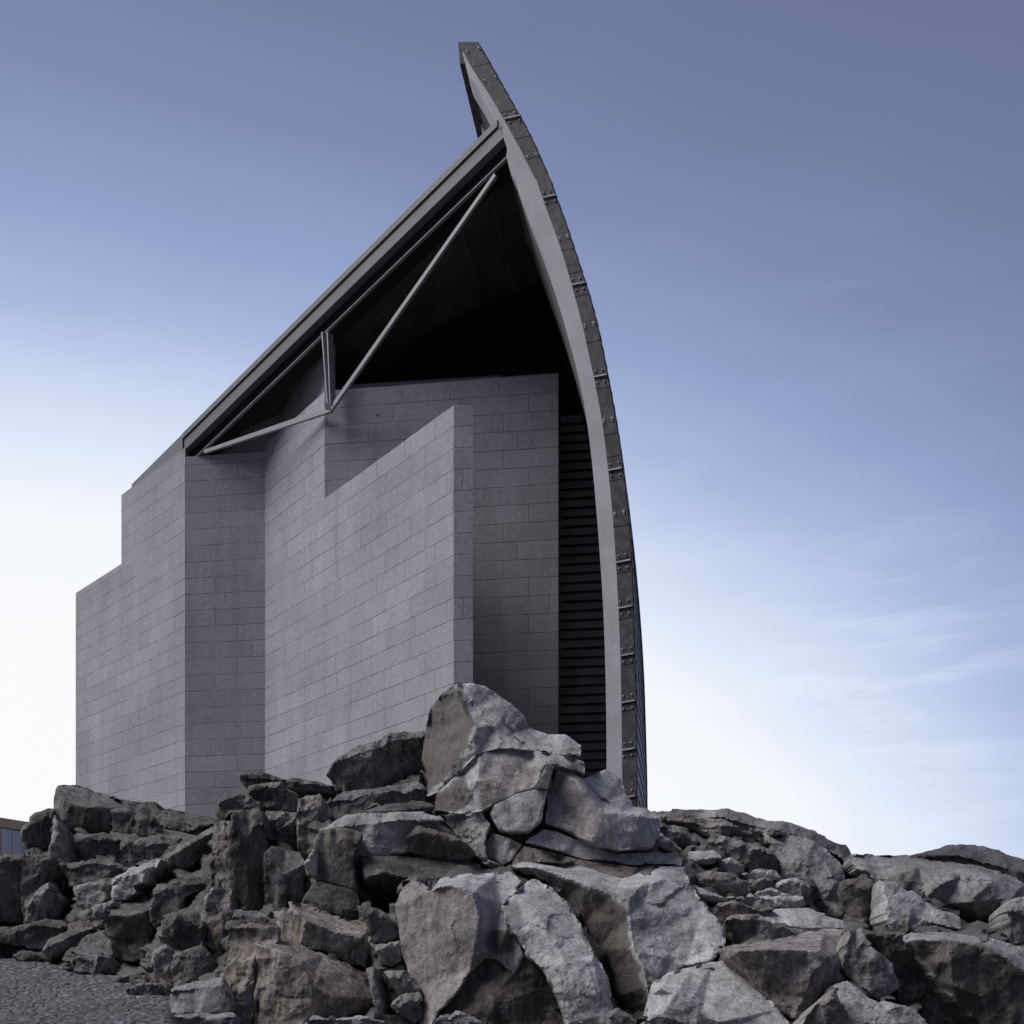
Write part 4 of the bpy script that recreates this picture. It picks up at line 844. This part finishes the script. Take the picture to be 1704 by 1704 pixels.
rock('pale cracked slab sloping down beneath the wide rounded boulder', 'r_light', 14.6, '1463,1466 1498,1477 1528,1492 1553,1512 1597,1525 1600,1556 1560,1556 1485,1552 1472,1530 1474,1500', kt=1.2, kf=-.3, ridge='1460,1500 1540,1535 1600,1550', rough=1.0, rnd=6, group=G_R)
rock('rough dark rock at the right edge above the very large boulder', 'r_mid', 14.0, '1683,1502 1704,1494 1780,1492 1780,1600 1704,1580 1680,1560 1676,1525', kt=.7, kf=.2, rough=1.4, rnd=8, group=G_R)
# --- left of the pinnacle
rock('round dark topped boulder leaning on the left of the peak block', 'r_dark', 15.2, '545,1289 553,1272 570,1257 596,1242 628,1235 647,1223 665,1219 704,1218 708,1254 700,1290 656,1302 609,1318 560,1314', kt=.9, kf=.30, ridge='540,1275 600,1252 660,1232 710,1226', rough=1.0, rnd=12, group=G_L)
rock('grey wedge under the round dark topped boulder', 'r_mid', 14.7, '541,1341 571,1319 630,1314 700,1300 718,1330 717,1340 650,1344 600,1354 550,1366', kt=1.0, kf=-.1, rough=.8, group=G_L)
rock('thin long plate of stone pointing left from the pinnacle foot', 'r_mid', 14.0, '600,1353 630,1343 704,1334 720,1341 717,1350 683,1352 640,1355', kt=2.0, ridge='590,1352 720,1345', rough=.6, rnd=3, group=G_L)
rock('broad grey ledge block with a pale top left of the pinnacle', 'r_light', 13.3, '531,1383 576,1357 616,1354 696,1352 736,1362 734,1384 692,1380 680,1396 686,1416 620,1424 587,1424 600,1385 571,1377', kt=1.1, kf=.05, ridge='531,1385 600,1372 660,1366 740,1368', rough=.9, rnd=5, group=G_L)
rock('dark brown block under the broad grey ledge, left of the rubbly corner', 'r_dark', 13.35, '678,1394 694,1375 736,1386 766,1399 790,1420 776,1428 710,1427 686,1416', kt=.6, kf=.5, rough=.6, patina_shade='680,1385 736,1382 790,1425 700,1430', group=G_L)
rock('tall grey block with a smooth curved front beneath the ledge', 'r_mid', 13.0, '523,1399 534,1383 571,1378 600,1386 592,1415 586,1431 594,1482 558,1470 521,1458 523,1420', kt=.8, kf=-.05, kx=-.2, rough=.6, rnd=5, patina_shade='545,1382 600,1384 590,1420 560,1440', group=G_L)
rock('thin sharp pale flake standing beside the tall curved block', 'r_light', 12.9, '507,1438 524,1410 525,1455 514,1450', rough=.3, rnd=2, group=G_L)
rock('squarish grey block second below the broad ledge', 'r_mid', 12.75, '504,1503 524,1467 558,1475 594,1484 599,1530 558,1521 515,1509', kt=.7, kf=.05, ridge='500,1495 560,1510 600,1520', rough=.8, rnd=5, group=G_L)
rock('overhanging block with a dark underside above the brown faced boulder', 'r_mid', 12.9,
 '598,1429,.3 650,1426,.5 688,1430,.6 731,1425,.7 776,1420,.8 778,1450,.5 735,1458,.2 719,1482,.0 686,1463,.0 672,1490,.45 659,1518,.7 636,1512,.7 612,1503,.7 600,1470,.4', inner='611,1460,0 643,1453,0', ridges=[(13,14,15,8)], rough=.7, rnd=4, patina_shade='612,1464 643,1457 686,1466 660,1520 612,1505', group=G_L)
rock('wedge shaped block with tan wood-like grain on its left end', 'r_tan', 11.9,
 '459,1519,.3 483,1514,.1 483,1502,.2 510,1508,.5 558,1527,.6 608,1535,.8 615,1546,.6 612,1570,.3 608,1610,.2 563,1591,.0 510,1572,-.1 500,1573,-.1 462,1567,.25', inner='508,1530,-.1 560,1552,.05 600,1560,.15', ridges=[(2,13,10),(13,14,15,7)], rough=1.0, rnd=5, group=G_L)
rock('small grey stone squeezed between the grained wedge and the brown faced boulder', 'r_mid', 11.8, '595,1506 632,1516 662,1538 666,1556 643,1567 622,1570 614,1540', kt=.8, kf=.1, rough=.9, group=G_L)
rock('big foot boulder with tan streaks and a smooth blue grey flank, bottom left of centre', 'r_tan', 11.0,
 '424,1571,.2 449,1566,.3 499,1573,.5 536,1590,.55 576,1606,.6 608,1623,.7 622,1663,.5 606,1682,.3 570,1692,.1 536,1698,.0 520,1690,-.1 500,1716,-.1 424,1716,.0', inner='470,1585,-.05 500,1600,.0 520,1640,-.1 560,1660,.05 590,1660,.2', ridges=[(0,13,14,15,16),(14,3)], rough=1.0, rnd=5, group=G_B)
rock('upright tan grained column at the foot, left of the streaked boulder', 'r_tan', 11.2, '385,1543 403,1535 457,1538 460,1567 425,1571 423,1716 364,1716 371,1623 380,1570', kt=.9, kf=-.05, ridge='360,1545 460,1545', rough=1.1, rnd=4, group=G_B)
rock('flat stone at the bottom edge under the streaked foot boulder', 'r_mid', 10.5, '500,1716 520,1692 548,1700 600,1690 640,1700 650,1716', kt=1.2, group=G_B)
rock('square ended block in the gap right of the streaked foot boulder', 'r_mid', 11.3, '640,1617 673,1614 697,1648 694,1662 668,1656 660,1640', kt=1.1, rough=.8, rnd=4, group=G_B)
rock('cracked stone under the square ended block in the gap', 'r_mid', 11.2, '662,1658 697,1652 702,1690 690,1702 668,1690 652,1672', kt=.6, rough=1.5, rnd=4, group=G_B)
rock('long grey splinter rising in the gap beside the streaked foot boulder', 'r_mid', 11.3, '610,1612 622,1612 632,1664 640,1690 680,1692 700,1716 640,1716 624,1668', kt=.6, kf=-.1, rough=.8, rnd=4, group=G_B)
rock('little grey stone above the square ended block', 'r_mid', 11.7, '623,1573 645,1572 664,1567 669,1598 650,1606 634,1606', kt=.5, kf=.3, rough=1.2, rnd=4, group=G_B)
rock('flat shelf stone just left of the broad ledge, below the dark round boulder', 'r_brown', 13.9, '488,1448 520,1440 560,1462 520,1470 505,1500 480,1490', kt=.5, kf=.2, rough=1.0, rnd=4, group=G_L)
# pillar group below the stone wall
rock('flat bird-like cap stone jutting left against the wall', 'r_mid', 15.5, '399,1297 406,1286 436,1286 462,1296 489,1299 524,1301 556,1310 558,1322 515,1315 489,1322 470,1314 440,1312 429,1306 410,1309', kt=.8, kf=.2, strata=1.0, rough=1.4, rnd=4, group=G_L)
rock('dark broken stone under the flat bird-like cap stone', 'r_dark', 15.2, '413,1309 436,1305 471,1308 490,1322 498,1332 500,1354 443,1350 432,1335 410,1330', kt=.6, kf=.4, strata=.6, rough=1.7, rnd=4, group=G_L)
rock('purple brown upright column at the right of the dark recess', 'r_brown', 14.7, '499,1330 533,1324 545,1340 549,1362 530,1383 523,1400 507,1434 497,1412 496,1360', kt=.7, kf=.1, rough=1.2, rnd=5, group=G_L)
rock('rust brown knob at the top left of the upright dark column', 'r_dark', 15.0, '361,1370 362,1350 367,1330 376,1323 410,1324 433,1337 434,1352 410,1356 392,1358 386,1372', kt=.6, kf=.1, rough=1.5, rnd=7, group=G_L)
rock('tall dark column of rock with a mossy flat front', 'r_dark', 14.1, '389,1358 425,1347 437,1354 441,1393 443,1446 442,1499 430,1520 390,1519 383,1495 383,1430 386,1376', kt=.6, kf=.02, kx=.25, rough=1.0, rnd=3, patina_shade='392,1400 440,1400 440,1515 390,1515', group=G_L)
rock('thin weathered strip of rock forming the left side of the dark column', 'r_brown', 14.15, '358,1369 386,1367 387,1390 383,1430 382,1482 357,1484 361,1430', kt=.5, kf=0, kx=-.6, rough=1.5, rnd=4, group=G_L)
rock('rubbly brown rock below the thin weathered strip', 'r_brown', 13.3, '355,1480 382,1480 388,1518 386,1545 374,1598 352,1606 337,1575 336,1530 345,1495', kt=.6, kf=-.2, rough=2.0, rnd=6, group=G_L)
rock('grey angular block with a sloping top beside the tall dark column', 'r_mid', 13.8, '441,1421 454,1409 498,1420 507,1437 503,1465 507,1495 459,1517 452,1528 442,1500', kt=1.1, kf=.1, ridge='440,1422 474,1456 489,1448 507,1438', rough=.9, rnd=4, group=G_L)
rock('dark recessed brown stone behind the grey angular block', 'r_dark', 14.9, '441,1350 500,1356 505,1412 498,1422 454,1411 440,1425 440,1383', kt=.6, kf=.3, rough=1.6, rnd=5, group=G_L)
rock('low grained stone where the grained wedge meets the dark column', 'r_mid', 13.0, '386,1538 392,1516 430,1518 454,1528 462,1566 440,1545 405,1540', kt=1.0, kf=0, rough=1.2, rnd=4, group=G_L)
# left slope, top
rock('high angular block with a dark front at the left end of the skyline', 'r_mid', 18.5,
 '96,1307,.9 123,1308,1.2 146,1313,1.4 155,1320,1.4 176,1325,1.4 211,1334,1.6 235,1337,1.6 222,1352,.8 194,1345,.4 187,1345,.3 185,1378,.15 188,1389,.15 158,1391,.1 127,1391,.05 113,1403,.0 105,1389,.1 91,1357,.4 93,1325,.7', inner='107,1334,.05 128,1341,.0 150,1343,.0 169,1342,.1', ridges=[(15,18,19,20,21,9)], rough=.9, rnd=5, patina_shade='107,1337 128,1344 169,1345 186,1345 186,1390 120,1388', group=G_L)
rock('rounded rough rock on the skyline beside the ochre building', 'r_mid', 18.6, '37,1389 38,1373 53,1366 62,1355 83,1346 93,1347 91,1378 87,1414 62,1425 42,1416', kt=.8, kf=.2, rough=1.5, rnd=10, group=G_L)
rock('upright rusty streaked pillar below the high angular block', 'r_brown', 17.2, '90,1358 104,1379 114,1405 114,1440 123,1465 130,1508 108,1516 102,1492 83,1474 82,1432 88,1405', kt=.5, kf=0, kx=.1, rough=1.3, rnd=5, group=G_L)
rock('wide grey block directly under the high angular block', 'r_mid', 17.5, '116,1403 128,1394 176,1388 208,1395 212,1412 194,1423 169,1432 130,1437 114,1430', kt=1.0, kf=.1, rough=1.1, rnd=7, group=G_L)
rock('knobbly pale stone right of the high angular block', 'r_mid', 18.2, '187,1346 220,1350 224,1369 223,1386 199,1388 188,1382', kt=.6, kf=.1, rough=1.6, rnd=5, group=G_L)
rock('pitted dark cube of rock under the skyline ledge', 'r_dark', 18.0, '224,1356 252,1359 261,1374 259,1396 227,1391', kt=.7, kf=.1, rough=1.4, rnd=4, group=G_L)
rock('layered pale ledge running along the foot of the wall', 'r_mid', 19.0, '212,1336 257,1337 258,1347 300,1352 348,1362 362,1367 356,1377 308,1392 278,1377 258,1372 222,1354', kt=1.6, kf=.2, ridge='212,1350 260,1366 310,1385 362,1372', strata=1.0, rough=1.5, rnd=4, group=G_L)
rock('long dark slanting slab running down left from the rusty knob', 'r_dark', 15.8, '244,1453 260,1437 286,1418 357,1376 362,1385 360,1419 313,1446 302,1460 274,1464 260,1477 245,1471', kt=1.4, kf=.45, ridge='240,1456 262,1441 290,1423 362,1382', rough=1.0, rnd=4, group=G_L)
rock('brownish block with a dark cave-like hollow below the long slanting slab', 'r_mid', 14.3, '258,1482 283,1467 330,1463 355,1462 354,1477 313,1485 304,1492 302,1518 288,1522 271,1534 255,1543 251,1514', kt=1.0, kf=0, rough=1.1, rnd=5, group=G_L)
rock('block with a flat pale top and near black front, mid left slope', 'r_mid', 14.5,
 '171,1521,.0 190,1506,.7 220,1497,1.0 246,1476,1.4 250,1511,.5 249,1571,.2 241,1597,.1 211,1599,.0 187,1599,.0 181,1562,.1 176,1544,.1', inner='211,1522,.0 235,1517,.1', ridges=[(0,11,12,4)], rough=1.2, rnd=4, patina_shade='174,1526 211,1524 245,1518 246,1596 190,1598', group=G_L)
rock('ribbed brown stone left of the flat topped slope block', 'r_brown', 14.9, '157,1510 186,1497 190,1506 171,1521 176,1543 155,1543', kt=.7, kf=.0, strata=.4, rough=1.2, rnd=4, group=G_L)
rock('bluish grey gravelly mound on the lower left slope', 'r_mid', 14.0, '121,1586 148,1557 176,1549 182,1571 187,1593 158,1590', kt=1.6, kf=-.4, ridge='110,1600 190,1600', rough=1.3, rnd=6, group=G_L)
rock('dark block sitting on the ground below the gravelly mound', 'r_dark', 13.6, '127,1592 158,1590 185,1592 187,1624 167,1628 153,1618 127,1616', kt=.5, kf=.1, rough=1.4, rnd=5, group=G_L)
rock('smooth dark dome-like stone at the edge of the ground', 'r_dark', 14.8, '73,1580 84,1564 109,1553 153,1543 141,1558 123,1577 86,1593 84,1602 76,1598', kt=.9, kf=.3, ridge='70,1585 100,1566 155,1545', rough=.5, rnd=8, group=G_L)
rock('pale low rock lying along the far edge of the ground', 'r_mid', 15.7, '-40,1548 0,1546 35,1541 76,1532 106,1534 113,1541 98,1553 81,1566 70,1580 49,1578 39,1571 0,1568 -40,1567', kt=1.0, kf=0, rough=.9, rnd=7, group=G_L)
rock('flat slab half sunk in the ground at the far left', 'r_mid', 15.2, '24,1589 44,1585 65,1590 72,1598 50,1600 30,1597', kt=1.5, rnd=4, group=G_L)
rock('dark wall-like rock at the left edge, nearest the frame', 'r_dark', 16.7, '-60,1428 0,1426 20,1424 37,1425 40,1460 38,1500 36,1534 0,1532 -60,1530', kt=.8, kf=.02, rough=1.2, rnd=6, ridge='-60,1434 40,1434', group=G_L)
rock('dark wall-like rock with a pale vertical seam, second from the left edge', 'r_dark', 16.5, '36,1425 60,1425 84,1424 83,1450 70,1470 60,1490 48,1510 40,1534 34,1500', kt=.8, kf=0, kx=.15, rough=1.0, rnd=5, ridge='30,1432 90,1432', group=G_L)
rock('rough dark rock bulging below the seamed wall-like rock', 'r_dark', 16.2, '44,1534 46,1508 62,1484 84,1470 100,1494 106,1518 99,1530 70,1533', kt=.7, kf=.1, rough=1.6, rnd=8, group=G_L)
rock('grey layered ledge under the wide grey block', 'r_mid', 16.4, '113,1440 140,1434 176,1432 217,1446 208,1456 187,1464 158,1469 127,1472 118,1455', kt=1.3, kf=.1, strata=.6, rough=1.1, rnd=5, group=G_L)
rock('dark greenish furrowed slope rock under the layered ledge', 'r_dark', 15.5, '124,1474 158,1469 187,1462 192,1473 187,1492 158,1510 156,1543 112,1554 113,1538 134,1514 131,1492', kt=.8, kf=-.5, strata=.5, rough=1.3, rnd=5, group=G_L)
rock('whitish rocks in the cleft left of the long slanting slab', 'r_light', 15.3, '186,1465 216,1447 250,1434 266,1430 246,1452 243,1467 222,1470 220,1484 208,1496 192,1496 188,1476', kt=1.2, kf=-.2, rough=1.5, rnd=5, group=G_L)
rock('rough mid grey rubble rock between the pitted cube and the slanting slab', 'r_mid', 16.6, '211,1395 229,1402 261,1395 300,1396 286,1414 262,1434 228,1444 212,1448 192,1440 196,1424', kt=1.1, kf=-.1, rough=1.9, rnd=5, group=G_L)
rock('pale pitted stone in front of the cave-like hollow', 'r_mid', 13.0, '270,1534 290,1521 306,1526 337,1533 338,1573 313,1582 290,1573 271,1556', kt=.9, kf=.3, rough=1.4, rnd=7, group=G_L)
rock('rust spotted knob under the pale pitted stone', 'r_brown', 12.9, '256,1584 275,1574 298,1586 290,1615 277,1630 258,1622', kt=.6, kf=0, rough=1.7, rnd=7, group=G_L)
rock('dark grey stone between the rust spotted knob and the grained column', 'r_dark', 12.4, '296,1587 336,1574 354,1600 352,1628 330,1633 282,1638 288,1615', kt=.6, kf=0, rough=1.2, rnd=6, group=G_L)
rock('squared grey slab block lying on the ground, left of the grained column', 'r_mid', 10.8, '285,1647 320,1636 366,1629 378,1650 384,1670 380,1684 330,1686 286,1686', kt=1.2, kf=-.1, ridge='280,1652 370,1640 390,1660', rough=.7, rnd=4, group=G_B)
rock('low slab at the bottom edge beneath the squared grey block', 'r_mid', 10.4, '292,1690 340,1688 386,1687 392,1716 305,1716', kt=1.6, rnd=4, group=G_B)
rock('small layered stone on the ground left of the squared block', 'r_mid', 11.9, '211,1650 225,1640 262,1636 272,1652 264,1665 236,1662', kt=1.0, strata=1.0, rough=1.3, rnd=4, group=G_L)
rock('flat splinter of rock on the ground before the flat topped slope block', 'r_mid', 12.9, '174,1636 210,1621 235,1618 232,1630 200,1638', kt=1.6, rnd=3, group=G_L)
rock('jumbled dark stones at the ground edge below the rust spotted knob', 'r_brown', 12.2, '225,1630 256,1618 282,1640 284,1662 272,1668 262,1640', kt=.6, rough=2.0, rnd=4, group=G_L)

# --- the bedrock the boulders sit in: one rough mass, going back under the building
RP = np.concatenate(ROCKPTS); rpx = CXP+RP[:,0]/RP[:,1]*F; rpy = HZ-(RP[:,2]-EYE)/RP[:,1]*F; ryy = RP[:,1]
SKY = parse('-80,1445 30,1440 60,1390 95,1345 150,1345 200,1362 300,1385 352,1395 372,1360 412,1322 540,1335 562,1310 600,1285 650,1262 706,1258 722,1200 760,1170 812,1185 870,1236 960,1270 1000,1312 1050,1362 1100,1375 1200,1372 1300,1392 1400,1440 1500,1452 1600,1450 1704,1480 1800,1500 2200,1560 2700,1600')
LOW = parse('-80,1575 0,1582 75,1600 150,1625 210,1655 290,1712 330,1760 2700,1760')
cols = np.concatenate([np.arange(-80, 1801, 6.0), np.arange(1820, 2700, 25.0)]); NR = 74; verts = []
top = np.interp(cols, SKY[:,0], SKY[:,1]); bot = np.interp(cols, LOW[:,0], LOW[:,1])
gxx = np.repeat(cols[None, :], NR, 0); gyy = top[None, :]+(bot-top)[None, :]*np.linspace(0, 1, NR)[:, None]
qx, qy = gxx.ravel(), gyy.ravel(); dep = np.zeros(len(qx)); sub = slice(None, None, 3)
for i0 in range(0, len(qx), 2000):
    dx_ = qx[i0:i0+2000, None]-rpx[None, sub]; dy_ = qy[i0:i0+2000, None]-rpy[None, sub]; w_ = 1/(dx_*dx_+dy_*dy_*1.4+60)**2.2; dep[i0:i0+2000] = (w_*ryy[None, sub]).sum(1)/w_.sum(1)
dep = dep+0.16+0.010*dep
P = np.stack([(qx-CXP)/F*dep, dep, EYE+(HZ-qy)/F*dep], 1)
P[:,1] += facets(P/0.55, 501, 1.0, .6)*0.16+facets(P/0.2, 507, 1.0, .6)*0.07+fbm(P*5, 511, 4)*0.08
nc = len(cols); allr = P.reshape(NR, nc, 3)
back = []; first = allr[0]
for dy_, dz_ in ((0.6, -0.10), (1.8, -0.35), (4.0, -0.9), (9.0, -2.0), (30.0, -4.5)):
    r_ = first.copy(); r_[:,0] *= 1+dy_/r_[:,1]*0.8; r_[:,1] += dy_; r_[:,2] = np.maximum(r_[:,2]+dz_, np.minimum(r_[:,2], 3.0)); r_[:,2] += fbm(r_*1.3, 520, 3)*0.25; back.append(r_)
V = np.concatenate([b for b in back[::-1]]+[allr.reshape(-1, 3)]); nr = NR+len(back)
fcs = [(j*nc+i, j*nc+i+1, (j+1)*nc+i+1, (j+1)*nc+i) for j in range(nr-1) for i in range(nc-1)]
bed = mesh_obj('bedrock', V, fcs, M['bed'], smooth=True)
try: bed.data.set_sharp_from_angle(angle=math.radians(30))
except Exception: pass
tag(bed, 'dark rough bedrock showing in the gaps between the boulders', kind='structure')
# ------------------------------------------------------------------ ochre building at the far left
ob = bpy.data.objects.new('ochre_building', None); COL.objects.link(ob); ob.location = (-19.5, 41, 3.3)
tag(ob, 'low ochre building with a pale window beyond the rocks, seen at the left edge', 'building')
bpy.context.view_layer.update()
def opart(mb, name, mat, parent=None):
    o = mb.build(name, mat, parent or ob); o.matrix_parent_inverse = ob.matrix_world.inverted()
    return o
q0 = P3(58, 1366, 43.0); q1 = P3(-260, 1338, 36.0)
dv = unit((q0-q1)*np.array([1, 1, 0])); nv_ = np.array([dv[1], -dv[0], 0])
zt = zat(1361, 41.5)
def obox(s0, s1, z0, z1, n0, n1):
    a = q1+dv*s0; b = q1+dv*s1
    f = [[a[0]+nv_[0]*k, a[1]+nv_[1]*k] for k in (n0, n1)]; g_ = [[b[0]+nv_[0]*k, b[1]+nv_[1]*k] for k in (n0, n1)]
    mb = MB(); mb.prism([f[0], g_[0], g_[1], f[1]], z0, z1); return mb
Lq = np.linalg.norm((q0-q1)[:2])
opart(obox(0, Lq, 2.5, zt-0.35, 0, -6), 'wall', M['greywall'])
opart(obox(-0.1, Lq+0.1, zt-0.347, zt, 0.12, -6.1), 'parapet', M['ochre'])
def s_at(px):      # where the picture column meets the facade line
    r = np.array([(px-CXP)/F, 1.0]); A_ = np.array([[dv[0], -r[0]], [dv[1], -r[1]]]); s, t = np.linalg.solve(A_, -q1[:2]); return s
s0, s1 = s_at(2), s_at(36)
pane = opart(obox(s0, s1, zt-1.35, zt-0.40, 0.05, -0.02), 'window', M['glass'])
for a_, b_ in ((s0-0.05, s0), (s1, s1+0.05), ((s0+s1)/2-0.02, (s0+s1)/2+0.02)):
    f = opart(obox(a_, b_, zt-1.35, zt-0.40, 0.09, 0.0), 'window_frame', M['frame'])
opart(obox(s0-0.6, s0-0.055, zt-1.4, zt-0.36, 0.06, 0.003), 'pier', M['ochre'])

for o in bpy.data.objects:
    if o.type == 'MESH' and len(o.data.materials) == 0: o.data.materials.append(M['r_mid'])
